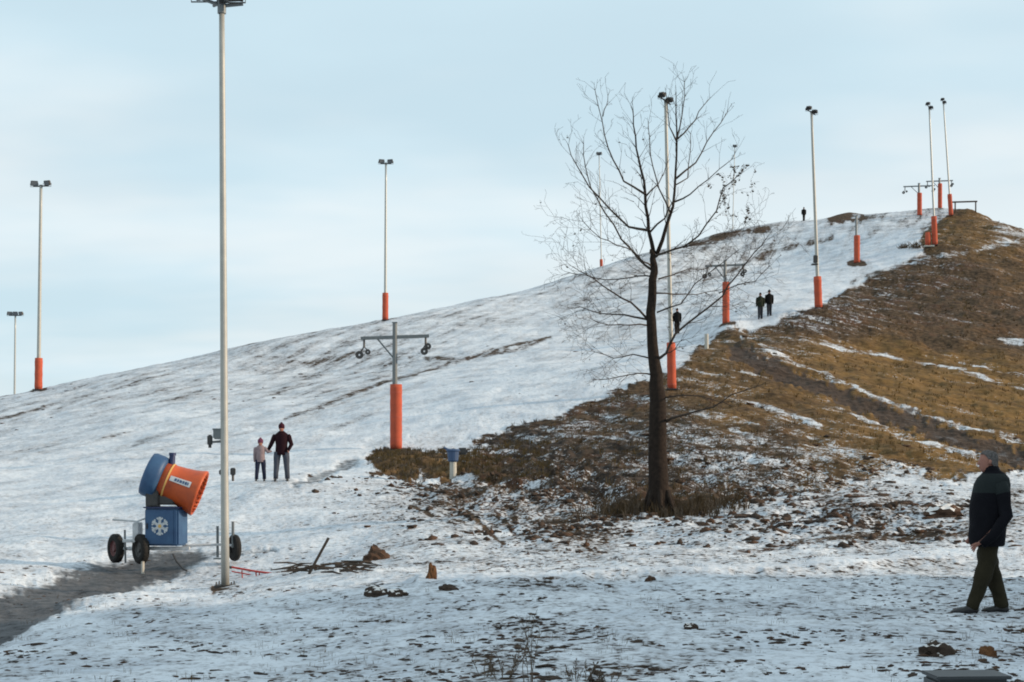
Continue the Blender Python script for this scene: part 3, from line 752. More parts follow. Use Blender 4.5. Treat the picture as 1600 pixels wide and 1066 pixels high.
# ---------------------------------------------------------------- snow cannon
def snow_cannon():
    D = 32.0; b = on(226, D); k = D/F
    root = thing('snow_cannon', b, 'blue and orange snow cannon on a small two-wheeled trailer beside the near mast', 'snow cannon')
    def w(px, py, dy=0): return at(px, py, D+dy)-b
    # barrel: axis falls to the right; local +z of the lathe is the muzzle direction
    ax = Vector((66, 0, -26)).normalized(); ax = (ax+Vector((0, .07, 0))).normalized()
    q = ax.to_track_quat('Z', 'Y').to_matrix().to_4x4()
    C0 = w(262, 752, 0)
    Tb = Matrix.Translation(C0) @ q
    ba = MB()
    prof = [(.33, -.16), (.36, -.14), (.375, .0), (.385, .02), (.385, .05), (.375, .07), (.395, .25), (.43, .48), (.465, .60), (.49, .66), (.495, .70), (.47, .72), (.44, .70), (.40, .5), (.35, .1), (.33, -.16)]
    ba.lathe(prof, 40, Tb); drum = ba.build('barrel', M_orange, root, smooth=True)
    m = MB(); m.lathe([(.37, .0), (.392, .002), (.392, .035), (.37, .037)], 40, Tb, closed=True); m.build('seam_ring', M_yel, drum)
    m = MB(); m.lathe([(.44, .64), (.455, .69), (.43, .70), (.42, .64)], 40, Tb, closed=True)
    for i in range(24):
        a = i/24*math.tau; m.tube([(.43*math.cos(a), .43*math.sin(a), .66), (.40*math.cos(a), .40*math.sin(a), .73)], .014, 6, M=Tb)
    m.build('nozzle_ring', M_orange, root)['kind'] = 'stuff'
    m = MB()
    for i in range(8):
        a = i/8*math.tau; m.box((.2, 0, .1), (.34, .02, .16), Tb @ Matrix.Rotation(a, 4, 'Z') @ Matrix.Rotation(.4, 4, 'X'))
    m.tube([(0, 0, -.2), (0, 0, .45)], .10, 16, M=Tb); m.build('fan', M_dark, root)['kind'] = 'stuff'
    # blue rear cowl
    m = MB(); m.lathe([(.30, -.10), (.40, -.13), (.455, -.16), (.465, -.22), (.465, -.40), (.44, -.455), (.38, -.47), (.33, -.46), (.31, -.40), (.30, -.2)], 36, Tb, closed=True)
    cowl = m.build('intake_cowl', M_blue, root, smooth=True)
    m = MB(); 
    for r_ in (.1, .17, .24, .31): m.lathe([(r_, -.44), (r_+.008, -.44), (r_+.008, -.448), (r_, -.448)], 24, Tb, closed=True)
    for i in range(6):
        a = i/6*math.pi; m.tube([(.33*math.cos(a), .33*math.sin(a), -.444), (-.33*math.cos(a), -.33*math.sin(a), -.444)], .006, 5, M=Tb)
    m.build('intake_grille', M_dark, cowl)['kind'] = 'stuff'
    # white lettering strip with blue bar, bowed round the barrel side facing the viewer
    def strip(name, z0_, z1_, a0, a1, off, mm, par):
        m = MB(); n = 8; vs = []; fs = []
        side = (Tb.to_3x3().inverted() @ Vector((0, -1, .32))).normalized(); base_a = math.atan2(side.y, side.x)
        for i in range(n+1):
            z = z0_+(z1_-z0_)*i/n; r_ = .375+(z-.07)*.13+max(0, z-.35)*.06+off+.012
            for j in range(5):
                a = base_a+a0+(a1-a0)*j/4; vs.append((r_*math.cos(a), r_*math.sin(a), z))
        for i in range(n):
            for j in range(4): fs.append((i*5+j, i*5+j+1, (i+1)*5+j+1, (i+1)*5+j))
        m.add(vs, fs, Tb); return m.build(name, mm, par, smooth=True)
    lb = strip('sticker', .07, .52, -.15, .13, .004, M_white, drum)
    for i, (z0_, z1_) in enumerate(((.17, .215), (.23, .265), (.28, .33), (.345, .38), (.395, .44), (.45, .475))):
        strip('sticker_letter', z0_, z1_, -.08, .06, .007, M_bluecap, drum)
    # knob / lifting eye on top
    m = MB(); a = w(268, 727); m.tube([a, a+Vector((.02, 0, .20))], [.07, .06], 14); m.tube([a+Vector((.02, 0, .2)), a+Vector((.022, 0, .26))], .075, 14); m.build('lamp_housing', M_bluedk, root)
    # yoke and turret
    m = MB()
    c = w(252, 782)
    m.box(tuple(c+Vector((.02, .0, .02))), (.60, .46, .22), None, .03)
    m.box(tuple(c+Vector((-.13, -.26, .13))), (.26, .08, .48), None, .02); m.box(tuple(c+Vector((-.10, .32, .13))), (.20, .05, .42), None, .02)
    m.tube([c+Vector((-.22, -.12, -.18)), c+Vector((.0, -.12, .2))], .06, 10); m.box(tuple(c+Vector((-.17, 0, -.12))), (.24, .34, .2), None, .03)
    m.build('yoke', M_dark, root)
    # control cabinet
    cc = w(260, 823, -.05); W, Dp, Ht = .74, .52, .78
    Tc = Matrix.Translation(cc) @ Matrix.Rotation(-.20, 4, 'Z')
    m = MB(); m.box((0, 0, 0), (W, Dp, Ht), Tc, .035); cab = m.build('control_cabinet', M_blue, root)
    m = MB(); m.box((-.04, -Dp/2-.008, 0), (W*.84, .018, Ht*.90), Tc, .012); dr = m.build('cabinet_door', M_blue, cab)
    m = MB(); m.box((-.30, -Dp/2-.03, .02), (.025, .03, .12), Tc, .006); m.build('handle', M_dark, cab)
    m = MB(); m.box((0, 0, Ht/2+.012), (W+.05, Dp+.05, .03), Tc, .01); m.build('cabinet_lid', M_bluedk, cab)
    # snow crystal emblem: six stout arms round a hexagon, pale centre
    m = MB()
    ey = -Dp/2-.021
    for i in range(6):
        a = math.radians(90+60*i)
        T2 = Tc @ Matrix.Translation((-.02, ey, .02)) @ Matrix.Rotation(-a, 4, 'Y')
        m.box((.105, 0, 0), (.17, .006, .055), T2)
        for sgn in (-1, 1):
            m.box((.125, -.0005*sgn, 0), (.085, .007, .032), T2 @ Matrix.Translation((.0, 0, 0)) @ Matrix.Translation((.12, 0, 0)) @ Matrix.Rotation(sgn*.95, 4, 'Y') @ Matrix.Translation((-.085, 0, 0)))
    vs = [(math.cos(math.radians(60*i+30))*.085-.02, ey-.004, math.sin(math.radians(60*i+30))*.085+.02) for i in range(6)]
    m.add(vs, [(0, 1, 2, 3, 4, 5)], Tc); m.build('emblem', M_white, cab)
    m = MB(); vs = [(math.cos(math.radians(60*i))*.042-.02, ey-.007, math.sin(math.radians(60*i))*.042+.02) for i in range(6)]
    m.add(vs, [(0, 1, 2, 3, 4, 5)], Tc); m.build('emblem_centre', M_yel, cab)
    # trailer frame, axle, drawbar, jacks
    m = MB()
    yb = w(226, 858).z
    m.box(tuple(w(262, 857, -.05)), (.92, .10, .07), None, .01); m.box(tuple(w(262, 857, .35)), (.92, .07, .07), None, .01)
    m.box(tuple(w(215, 832, .1)), (.14, .34, .42), None, .02); m.box(tuple(w(205, 845, .2)), (.30, .30, .06), None, .01)
    m.tube([w(181, 857, .52), w(224, 858, -.12)], .035, 8)
    m.tube([w(176, 812, .3), w(214, 815, .1), w(232, 808, 0)], .02, 6)
    m.tube([w(285, 862, -.1), w(255, 865, -.15)], .025, 6)
    m.build('chassis', M_frame, root)
    m = MB(); m.tube([w(285, 853, .1), w(345, 851, .2), w(372, 853, .25)], .028, 6); m.build('drawbar', M_frame, root)
    m = MB(); m.tube([w(340, 822, .22), w(340, 871, .22)], .028, 8); m.box(tuple(w(340, 873, .22)), (.16, .12, .03)); m.build('front_stand', M_grey, root)
    for nm, px, dy in (('jockey_wheel', 367, .25),):
        wm = MB(); T = Matrix.Translation(w(px-.5, 856, dy)) @ Matrix.Rotation(.55, 4, 'Z') @ Matrix.Rotation(math.pi/2, 4, 'Y')
        wm.lathe([(.12, -.05), (.22, -.06), (.27, -.05), (.285, 0), (.27, .05), (.22, .06), (.12, .05)], 24, T, closed=True); wm.lathe([(.01, -.03), (.13, -.03), (.13, .03), (.01, .03)], 20, T)
        wm.build(nm, M_tyre, root, smooth=False)
        m = MB(); m.tube([w(364, 815, .2), w(364, 856, .2)], .03, 8); m.build('jockey_post', M_grey, root)
    m = MB(); a = w(224, 872, -.16); m.tube([w(223, 868, -.25), w(223, 897, -.25)], .035, 8); m.box(tuple(w(223, 899, -.25)), (.16, .14, .025), None, .005); m.build('jack', M_post, root, label='pale tube jack leg')
    m = MB(); m.tube([w(195, 828, .2), w(196, 880, .2)], .022, 8); m.build('jack', M_grey, root)
    for px, py, dy, lab in ((181, 857, .52, 1), (220, 858, -.12, 0)):
        T = Matrix.Translation(w(px, py, dy)) @ Matrix.Rotation(R(38), 4, 'Z') @ Matrix.Rotation(math.pi/2, 4, 'Y')
        m = MB(); m.lathe([(.17, -.07), (.24, -.085), (.285, -.07), (.305, -.03), (.305, .03), (.285, .07), (.24, .085), (.17, .07)], 32, T, closed=True)
        for i in range(26):
            a = i/26*math.tau; m.box((.302, 0, 0), (.012, .03, .11), T @ Matrix.Rotation(a, 4, 'Z'))
        ty = m.build('wheel', M_tyre, root)
        m = MB(); m.lathe([(.0, -.05), (.06, -.06), (.08, -.03), (.15, -.03), (.172, -.06), (.172, .06), (.15, .03), (.08, .03), (.06, .06), (.0, .06)], 24, T)
        m.build('rim', M_hub if lab else M_dark, ty)
    # cable trailing to the mast
    m = MB(); m.tube([w(270, 866, -.2), w(276, 878, -.3), w(286, 889, -.5), w(292, 892, -.6)], .02, 6); m.build('hose', M_dark, root)
    return root
snow_cannon()
# ---------------------------------------------------------------- people
M_jk_navy = mat('dark_navy_jacket_cloth', (.003, .003, .005), .9, 0, ((.008, .008, .011), 6, .5), .9)
M_jk_yoke = mat('grey_green_yoke_cloth', (.020, .025, .025), .9, 0, ((.013, .017, .018), 6, .5), .9)
M_tr_olive = mat('olive_brown_trousers', (.034, .028, .016), .9, 0, ((.017, .015, .009), 6, .5), .9)
M_shoe = mat('black_shoe', (.012, .011, .011), .5)
def cloth(nm, c, k=.6): return mat(nm, c, .9, 0, ((c[0]*k, c[1]*k, c[2]*k), 14, .5), .1)
def skin_mesh(name, chains, root_i=0, sub=2, zones=None, mats=None, parent=None):
    """one continuous surface grown from joints; chains: list of [(Vector, rx, ry), ...] whose first point may be an index ('@', i)"""
    vs = []; es = []; rad = []
    for ch in chains:
        prev = None
        for it in ch:
            if it[0] == '@': prev = it[1]; continue
            vs.append(Vector(it[0])); rad.append((it[1], it[2])); i = len(vs)-1
            if prev is not None: es.append((prev, i))
            prev = i
    me = bpy.data.meshes.new(name+'_joints'); me.from_pydata([tuple(v) for v in vs], es, [])
    o = bpy.data.objects.new(name, me); COL.objects.link(o)
    sk = o.modifiers.new('Skin', 'SKIN'); sk.use_smooth_shade = True; sk.branch_smoothing = .6
    lay = me.skin_vertices[0] if me.skin_vertices else None
    if lay is None:
        bm = bmesh.new(); bm.from_mesh(me); bm.verts.layers.skin.verify(); bm.to_mesh(me); bm.free(); lay = me.skin_vertices[0]
    for i, (a, b) in enumerate(rad): lay.data[i].radius = (a, b)
    for i in range(len(vs)): lay.data[i].use_root = (i == root_i)
    ss = o.modifiers.new('Subsurf', 'SUBSURF'); ss.levels = sub; ss.render_levels = sub
    dg = bpy.context.evaluated_depsgraph_get(); ev = o.evaluated_get(dg)
    m2 = bpy.data.meshes.new_from_object(ev); m2.name = name
    o.modifiers.clear(); o.data = m2
    m2.materials.clear()
    for x in (mats if isinstance(mats, (list, tuple)) else [mats]): m2.materials.append(x)
    if zones:
        for p in m2.polygons: p.material_index = zones(p.center)
    smooth_(m2)
    if parent: o.parent = parent
    return o
V = Vector
def head_mesh(c, f, s=1.0, tilt=0):
    """face forward along f (unit xy). adds skull, jaw, nose, ears"""
    m = MB(); side = V((-f.y, f.x, 0))
    B = Matrix(((f.x, side.x, 0), (f.y, side.y, 0), (0, 0, 1))).to_4x4(); T = Matrix.Translation(c) @ B @ Matrix.Rotation(tilt, 4, 'Y') @ Matrix.Scale(s, 4)
    prof = [(.02, -.118, .03, .028), (.022, -.110, .045, .040), (.018, -.09, .062, .052), (.012, -.06, .078, .062), (.006, -.03, .086, .068), (.002, 0, .092, .072), (-.002, .03, .095, .075), (-.006, .06, .092, .073), (-.008, .085, .080, .065), (-.008, .105, .058, .048), (-.008, .116, .03, .025), (-.008, .119, .008, .008)]
    m.loft([(cx_, 0, z, rx, ry) for cx_, z, rx, ry in prof], 20, T)
    m.loft([(.088, 0, -.042, .016, .016), (.098, 0, -.036, .020, .015), (.094, 0, -.015, .014, .010), (.086, 0, .012, .010, .008)], 8, T)   # nose
    m.loft([(.082, 0, -.072, .012, .022), (.090, 0, -.068, .008, .020), (.084, 0, -.060, .010, .022)], 8, T)                                 # mouth
    for sg in (-1, 1):
        m.loft([(-.004, sg*.070, -.035, .010, .008), (-.008, sg*.080, -.015, .017, .010), (-.010, sg*.082, .010, .018, .010), (-.006, sg*.076, .024, .010, .007)], 8, T)
        m.loft([(.072, sg*.030, .002, .012, .012), (.078, sg*.030, .010, .012, .013), (.072, sg*.030, .018, .012, .012)], 8, T)
    return m, T
def man_near():
    D = 16.8; b = on(1540, D); f = V((-1, .12, 0)).normalized(); sd_ = V((-f.y, f.x, 0))   # sd_: his left
    if sd_.y > 0: sd_ = -sd_                                                              # left side faces the viewer
    k = D/F
    root = thing('person', b, 'near walker in a dark jacket with grey shoulders and olive trousers, facing left', 'person')
    gl = b.z
    def P(px, py, s=0.0):   # s: metres towards the viewer
        v = at(px, py, D)-b; return V((v.x, v.y, v.z))+V((0, -s, 0))
    g1 = gz(b.x-.28, D)-gl; g2 = gz(b.x+.12, D)-gl
    chest = [(P(1544, 850), .17, .15), (P(1545, 820), .17, .16), (P(1547, 785), .17, .16), (P(1549, 760), .14, .17), (P(1548, 744), .055, .055), (P(1546, 732), .052, .052), (P(1545, 722), .07, .07)]
    # hips -> knees -> ankles -> toes
    fz = (HY-955)/F*D-b.z
    leg1 = [('@', 0), (P(1540, 868, .07), .10, .10), (P(1531, 908, .07), .068, .068), (P(1522, 930, .07), .055, .055), (P(1517, 948, .07), .042, .042), (P(1500, 955, .07), .032, .040), (P(1489, 956.5, .07), .020, .032)]
    leg2 = [('@', 0), (P(1548, 868, -.09), .10, .10), (P(1557, 908, -.09), .068, .068), (P(1566, 930, -.09), .055, .055), (P(1568, 947, -.09), .042, .042), (P(1556, 955, -.09), .032, .040), (P(1546, 956.5, -.09), .020, .032)]
    armL = [('@', 3), (P(1552, 762, .20), .058, .058), (P(1560, 805, .24), .046, .046), (P(1536, 835, .25), .036, .036), (P(1522, 846, .25), .024, .024), (P(1517, 850, .25), .030, .015)]
    armR = [('@', 3), (P(1550, 762, -.20), .058, .058), (P(1556, 805, -.24), .046, .046), (P(1534, 832, -.24), .036, .036), (P(1522, 846, -.2), .024, .024), (P(1518, 851, -.2), .034, .016)]
    n0 = len(chest); 
    chains = [chest, leg1, leg2, armL, armR]
    iL = n0+6+6+4; 
    hand = P(1516, 855, .25)
    tips = [(-12, 0, .25), (-11, 3.5, .26), (-9.5, 6.5, .265), (-7, 9, .26)]
    for q, (dx, dy, s) in enumerate(tips):
        chains.append([('@', iL), (P(1516+dx*.45, 849+dy*.5, s), .010, .010), (P(1516+dx*.75, 849+dy*.8+1.5, s+.006), .009, .009), (P(1516+dx*.9, 849+dy*.9+4, s), .007, .007)])
    chains.append([('@', iL), (P(1514, 847, .28), .011, .011), (P(1510, 848, .29), .009, .009), (P(1507, 850, .29), .007, .007)])
    zones = lambda c: 1 if (c.z < .80 and c.z > .085 and not (c.x < P(1522, 0).x and c.z > .6)) else (2 if c.z <= .085 else 0)
    body = skin_mesh('body', chains, 0, 2, zones, [M_skin, M_tr_olive, M_shoe], root)
    # trousers: fuller cloth legs over the body
    tr = skin_mesh('trousers', [[(P(1543, 846), .15, .15), (P(1543, 862), .15, .15)], [('@', 1), (P(1538, 880, .08), .115, .105), (P(1530, 908, .08), .092, .088), (P(1521, 932, .08), .080, .078), (P(1516, 946, .08), .078, .070), (P(1515, 953, .08), .080, .070)],
        [('@', 1), (P(1549, 880, -.09), .115, .105), (P(1558, 908, -.09), .092, .088), (P(1566, 932, -.09), .080, .078), (P(1569, 946, -.09), .078, .070), (P(1569, 953, -.09), .080, .070)]], 0, 2, None, M_tr_olive, root)
    for s, ax_, ay_ in ((.07, 1513, 955), (-.09, 1568, 955)):
        m = MB(); c = P(ax_, 0, s); z0_ = P(0, 957.5).z
        rings = []
        pr = [(-.075, .035, .055), (-.04, .048, .085), (.02, .050, .088), (.08, .050, .062), (.14, .050, .05), (.185, .042, .036), (.205, .022, .02)]
        vs = []; fs = []; n = 12
        for xx, hw, hh in pr:
            for q in range(n):
                a = q/n*math.tau; y_ = math.cos(a)*hw; zz = max(0, .5+.5*math.sin(a))*hh*1.05
                vs.append(tuple(V((c.x, c.y, z0_))+f*xx+V((0, 1, 0))*y_+V((0, 0, zz))))
        for i in range(len(pr)-1):
            for q in range(n): fs.append((i*n+q, i*n+(q+1) % n, (i+1)*n+(q+1) % n, (i+1)*n+q))
        fs.append(tuple(range(n))); fs.append(tuple((len(pr)-1)*n+q for q in range(n))[::-1])
        m.add(vs, fs); m.build('shoe', M_shoe, root, smooth=True)
    # jacket: lofted body plus sleeves in one cloth
    jk = MB(); RN = 28
    def ring(px0, px1, py, ry, tw=0):
        a = P(px0, py); b_ = P(px1, py); c = (a+b_)/2
        return (c.x, c.y, c.z, (b_.x-a.x)/2, ry)
    rs = [ring(1518, 1567, 853, .20), ring(1516, 1569, 851, .215), ring(1515, 1571, 838, .22), ring(1516, 1571, 820, .215), ring(1515, 1572, 800, .22), ring(1516, 1574, 785, .225), ring(1519, 1576, 770, .235), ring(1523, 1577, 757, .24), ring(1528, 1575, 747, .215), ring(1534, 1569, 740, .15), ring(1538, 1562, 735, .095), ring(1538, 1560, 729, .078), ring(1540, 1558, 728, .066)]
    jk.loft(rs[::-1], RN)
    for s, p0, p1, p2, p3 in ((1, (1553, 757, .17), (1561, 806, .25), (1540, 835, .27), (1523, 850, .26)), (-1, (1551, 757, -.17), (1557, 806, -.25), (1538, 833, -.26), (1526, 845, -.22))):
        ps = [P(*p0), P(*p0).lerp(P(*p1), .3)+V((.012, -.02*s, 0)), P(*p0).lerp(P(*p1), .65), P(*p1), P(*p1).lerp(P(*p2), .25), P(*p2), P(*p3)]
        jk.tube(ps, [.085, .088, .078, .070, .066, .058, .046], 16)
    jo = jk.build('jacket', [M_jk_navy, M_jk_yoke], root, smooth=True)
    zy = P(0, 768).z
    for p in jo.data.polygons:
        if p.center.z > zy and p.center.z < P(0, 738).z: p.material_index = 1
    # folds pressed into the cloth
    for v in jo.data.vertices:
        n_ = vnoise(np.array([v.co.z*9+v.co.x*4]), np.array([v.co.x*11+v.co.y*7]), 3)[0]-.5
        v.co.x += n_*.034; v.co.y += n_*.030
    for v in tr.data.vertices:
        n_ = vnoise(np.array([v.co.z*13+v.co.x*3]), np.array([v.co.x*9+v.co.y*9]), 4)[0]-.5
        v.co.x += n_*.030; v.co.y += n_*.026
    m = MB(); a = P(1547, 737); m.tube([P(1549, 741), P(1548, 735), P(1546.5, 729)], [.098, .088, .080], 18, sx=1.0); m.build('collar', M_jk_navy, root, smooth=True)
    hm, T = head_mesh(P(1543.5, 721.5), f, 1.0, -.05); hm.build('head', M_skin, root, smooth=True)
    hr = MB()
    vs = []; fs = []; n = 22; rows = 9
    for i in range(rows):
        ph = i/(rows-1)
        for q in range(n):
            a = q/n*math.tau; fr = math.cos(a)      # 1 = face side
            lowz = -.055 if fr < -.5 else (.075 if fr > .55 else -.055+.13*(fr+.5)/1.05)
            z = .124+(lowz-.124)*ph
            t = np.clip((z-.0)/.122, -1, 1)
            rr = max(0, 1-abs(t)**2.7)**.38 if z > .0 else 1.0
            vs.append((-.006+(.106)*rr*fr, .084*rr*math.sin(a), z*1.04))
    for i in range(rows-1):
        for q in range(n): fs.append((i*n+q, i*n+(q+1) % n, (i+1)*n+(q+1) % n, (i+1)*n+q))
    hr.add(vs, fs, T); h = hr.build('hair', M_hair, root, smooth=True)
    return root
man_near()
def figure(px, d, feet_py, h, label, jacket, trousers, hat=None, facing=-1, arms=('down', 'down'), group=None, step=.10, hand_to=None, zscale=1.0, skin_c=M_skin, gap=.11):
    """standing or walking figure seen from front (facing -1, towards the viewer) or back (+1)"""
    b = on(px, d); s = h/1.75
    root = thing('person', b, label, 'person', group)
    L = lambda x, y, z: V((x*s, y*s, z*s))
    F_ = facing
    spine = [(L(0, 0, .90), .14*s, .11*s), (L(0, 0, 1.1), .13*s, .10*s), (L(0, 0, 1.28), .15*s, .11*s), (L(0, 0, 1.42), .13*s, .09*s), (L(0, .0, 1.50), .05*s, .05*s), (L(0, .01*F_, 1.58), .06*s, .06*s)]
    chains = [spine]
    for sg in (-1, 1):
        y1 = step*sg
        chains.append([('@', 0), (L(gap*sg*.9, 0, .84), .095*s, .095*s), (L(gap*sg, y1*.5-.0, .48), .062*s, .062*s), (L(gap*sg*1.1, y1, .26), .055*s, .055*s), (L(gap*sg*1.15, y1, .08), .040*s, .040*s), (L(gap*sg*1.25, y1+.13*F_, .03), .032*s, .028*s)])
    hands = []
    for sg, a in zip((-1, 1), arms):
        if a == 'down': J = [(sg*.215, 0, 1.36), (sg*.245, .02, 1.10), (sg*.235, .05*F_, .86)]
        elif a == 'pocket': J = [(sg*.215, 0, 1.36), (sg*.30, .0, 1.12), (sg*.21, .10*F_, .93)]
        elif a == 'out': J = [(sg*.215, 0, 1.36), (sg*.32, 0, 1.12), (sg*.42, .02*F_, .92)]
        elif a == 'up': J = [(sg*.205, 0, 1.36), (sg*.32, 0, 1.22), (sg*.46, .0, 1.26)]
        chains.append([('@', 3), (L(*J[0]), .060*s, .060*s), (L(*J[1]), .046*s, .046*s), (L(*J[2]), .032*s, .032*s), (L(J[2][0]+sg*.02, J[2][1]+.02*F_, J[2][2]-(.07 if a != 'up' else .01)), .028*s, .022*s)])
        hands.append(J)
    def zones(c):
        z = c.z/s
        if z < .085: return 2
        if z < .86 and abs(c.x/s) < .24: return 1
        return 0
    skin_mesh('body', chains, 0, 1 if d > 80 else 2, zones, [skin_c, trousers, M_shoe], root)
    jk = MB()
    jk.loft([(0, 0, z*s, rx*s, ry*s) for z, rx, ry in ((.80, .17, .14), (.81, .195, .15), (.95, .19, .15), (1.1, .18, .145), (1.25, .20, .15), (1.36, .215, .145), (1.43, .20, .125), (1.49, .12, .09), (1.53, .075, .075))], 20)
    for J, sg in zip(hands, (-1, 1)):
        jk.tube([L(J[0][0]*.85, 0, J[0][2]+.03), L(*J[0]), L(*J[1]), L(*J[2])], [.075*s, .080*s, .066*s, .050*s], 12)
    jk.build('jacket', jacket, root, smooth=True)
    tr = MB()
    for sg in (-1, 1):
        y1 = step*sg
        tr.tube([L(gap*sg*.75, 0, .88), L(gap*sg*.95, y1*.2, .70), L(gap*sg, y1*.5, .48), L(gap*sg*1.1, y1, .26), L(gap*sg*1.15, y1, .07)], [.12*s, .105*s, .088*s, .078*s, .074*s], 14)
    tr.build('trousers', trousers, root, smooth=True)
    for sg in (-1, 1):
        y1 = step*sg
        sh = MB(); sh.box(tuple(L(gap*sg*1.2, y1+.06*F_, .035)), (.10*s, .27*s, .075*s), None, .03*s); sh.build('shoe', M_shoe, root, smooth=True)
    hm, T = head_mesh(L(0, .01*F_, 1.62), V((0, F_, 0)), s*(1.0 if h > 1.4 else 1.22)); hm.build('head', skin_c, root, smooth=True)
    hs = s*(1.0 if h > 1.4 else 1.22)
    hb = MB()
    hb.loft([(0, 0, -.02, .088, .100), (0, 0, .02, .096, .108), (0, -.004*F_, .07, .094, .104), (0, -.004*F_, .11, .070, .078), (0, 0, .135, .035, .04), (0, 0, .14, .01, .01)] if hat else [(0, -.012*F_, .0, .082, .090), (0, -.012*F_, .05, .084, .094), (0, -.01*F_, .09, .072, .082), (0, -.008*F_, .118, .045, .05), (0, 0, .124, .01, .01)], 16, Matrix.Translation(L(0, .01*F_, 1.62)+V((0, -.012*F_ if not hat else 0, .012))) @ Matrix.Scale(hs, 4))
    if hat:
        hb.loft([(0, 0, .13, .02, .02), (0, 0, .15, .035, .035), (0, 0, .17, .03, .03), (0, 0, .18, .008, .008)], 10, Matrix.Translation(L(0, .01*F_, 1.62)) @ Matrix.Scale(hs, 4))
    hb.build('hat' if hat else 'hair', hat if hat else M_hair2, root, smooth=True)
    return root
M_hair2 = mat('dark_hair', (.02, .015, .012), .8)
M_maroon = cloth('dark_maroon_jacket_cloth', (.022, .008, .012)); M_maroon2 = cloth('maroon_knit', (.05, .012, .022))
M_jean = cloth('grey_blue_denim', (.075, .085, .11)); M_jean2 = cloth('dark_blue_denim', (.025, .03, .055))
M_pinkg = cloth('pale_pink_grey_quilt', (.30, .23, .24)); M_purple = cloth('purple_pink_knit', (.16, .05, .09))
M_dkgreen = cloth('dark_green_jacket_cloth', (.022, .028, .018)); M_black = cloth('black_cloth', (.010, .010, .010)); M_slate = cloth('slate_cloth', (.03, .035, .045))
figure(440, 46, 750, 1.72, 'adult in a dark maroon jacket and cap holding a small child by the hand', M_maroon, M_jean, M_maroon2, -1, ('out', 'pocket'), step=.04, gap=.15)
figure(407, 45.9, 751, 1.24, 'small child in a pale pink-grey coat and purple hat walking beside an adult', M_pinkg, M_jean2, M_purple, -1, ('down', 'up'), step=.10, gap=.13)
figure(1188, 100, 498, 1.72, 'dark green coated walker, left one of two side by side on the piste edge', M_dkgreen, M_slate, None, 1, ('down', 'down'), 'two walkers seen from behind on the piste edge', gap=.09)
figure(1202, 100.6, 498, 1.70, 'black coated walker, right one of two side by side on the piste edge', M_black, M_slate, M_black, 1, ('down', 'down'), 'two walkers seen from behind on the piste edge', gap=.09)
figure(1058, 104, 493, 1.75, 'dark-clad walker half hidden by the twigs right of the tree trunk', M_black, M_black, None, 1, ('down', 'down'), gap=.08)
figure(1256, 190, 358, 1.75, 'tiny lone walker standing on the summit skyline left of the pale mast', M_black, M_black, None, 1, ('down', 'down'), gap=.07)
# ---------------------------------------------------------------- small fixed things
def marker_post(px, d, h, r, label, cap=False):
    b = on(px, d, .05); root = thing('marker_post', b, label, 'marker post')
    m = MB(); m.tube([(0, 0, 0), (0, 0, h)], [r, r*.95], 14); m.build('post', M_post, root, smooth=False)
    if cap:
        m = MB(); m.lathe([(.0, h+.40), (r*1.7, h+.39), (r*2.0, h+.34), (r*1.7, h+.3), (r*1.45, h+.02), (r*1.2, h-.02), (.0, h-.02)], 16)
        m.tube([(-r*1.2, 0, h+.36), (-r*2.6, 0, h+.44)], .035, 6); m.build('valve_head', M_bluecap, root)
        m = MB(); m.box((r*2.6, .12, h+.32), (.34, .22, .22), None, .05); m.tube([(r*1.2, 0, h+.3), (r*2.6, .1, h+.3)], .05, 8); m.build('valve_box', M_dark, root)
marker_post(708, 49.5, .58, .115, 'short pale hydrant post with a blue head on the grassy bank tip', True)
marker_post(1104, 82, .85, .11, 'plain pale stub post on the brown bank between trunk and padded pylon')
# red barrier lying by the mast
def red_barrier():
    b = hit(400, 900); D = b.y
    root = thing('red_barrier', b, 'low red metal barrier frame lying on the ground at the foot of the near mast', 'barrier')
    w = lambda px, py, dy=0: at(px, py, D+dy)-b
    m = MB(); m.tube([w(360, 886), w(400, 893), w(447, 899)], .022, 6); m.build('rail', M_red, root)
    m = MB(); m.tube([w(362, 893, .3), w(436, 906, .3)], .014, 6); m.build('rail', M_red, root)
    for px in (378, 400, 405, 432):
        m = MB(); m.tube([w(px, 889+(px-360)*.13), w(px+1, 909, .0)], .014, 6); m.build('leg', M_red, root)
    m = MB(); m.tube([w(352, 885), w(362, 887)], .03, 6); m.build('hinge', M_dark, root)
red_barrier()
def sticks():
    b = hit(488, 897); root = thing('stake', b, 'dark wooden stake leaning up out of the brushwood', 'stake'); D = b.y
    m = MB(); m.box((0, 0, 0), (.045, .05, .72), Matrix.Translation((at(498, 869, D)-b)) @ Matrix.Rotation(.50, 4, 'Y'), .005); m.build('shaft', M_wood, root)
    c = hit(515, 893); root = thing('brushwood', c, 'low heap of dark broken branches and earth beside the leaning stake', 'brushwood')
    rg = random.Random(4)
    m0 = MB()
    for i in range(26):
        px = rg.uniform(438, 575); dy = rg.uniform(-.3, .5); a = rg.uniform(-.5, .5); L = rg.uniform(.25, .8)
        p = hit(px, 896+rg.uniform(-5, 5))-c+V((0, dy*.3, rg.uniform(.02, .12)))
        d = V((math.cos(a), math.sin(a)*.6, rg.uniform(-.12, .2)))
        m = MB(); m.tube([p-d*L/2, p+V((0, 0, .03)), p+d*L/2], [.012, .02, .008], 5); m.build('stick', M_wood, root)
sticks()
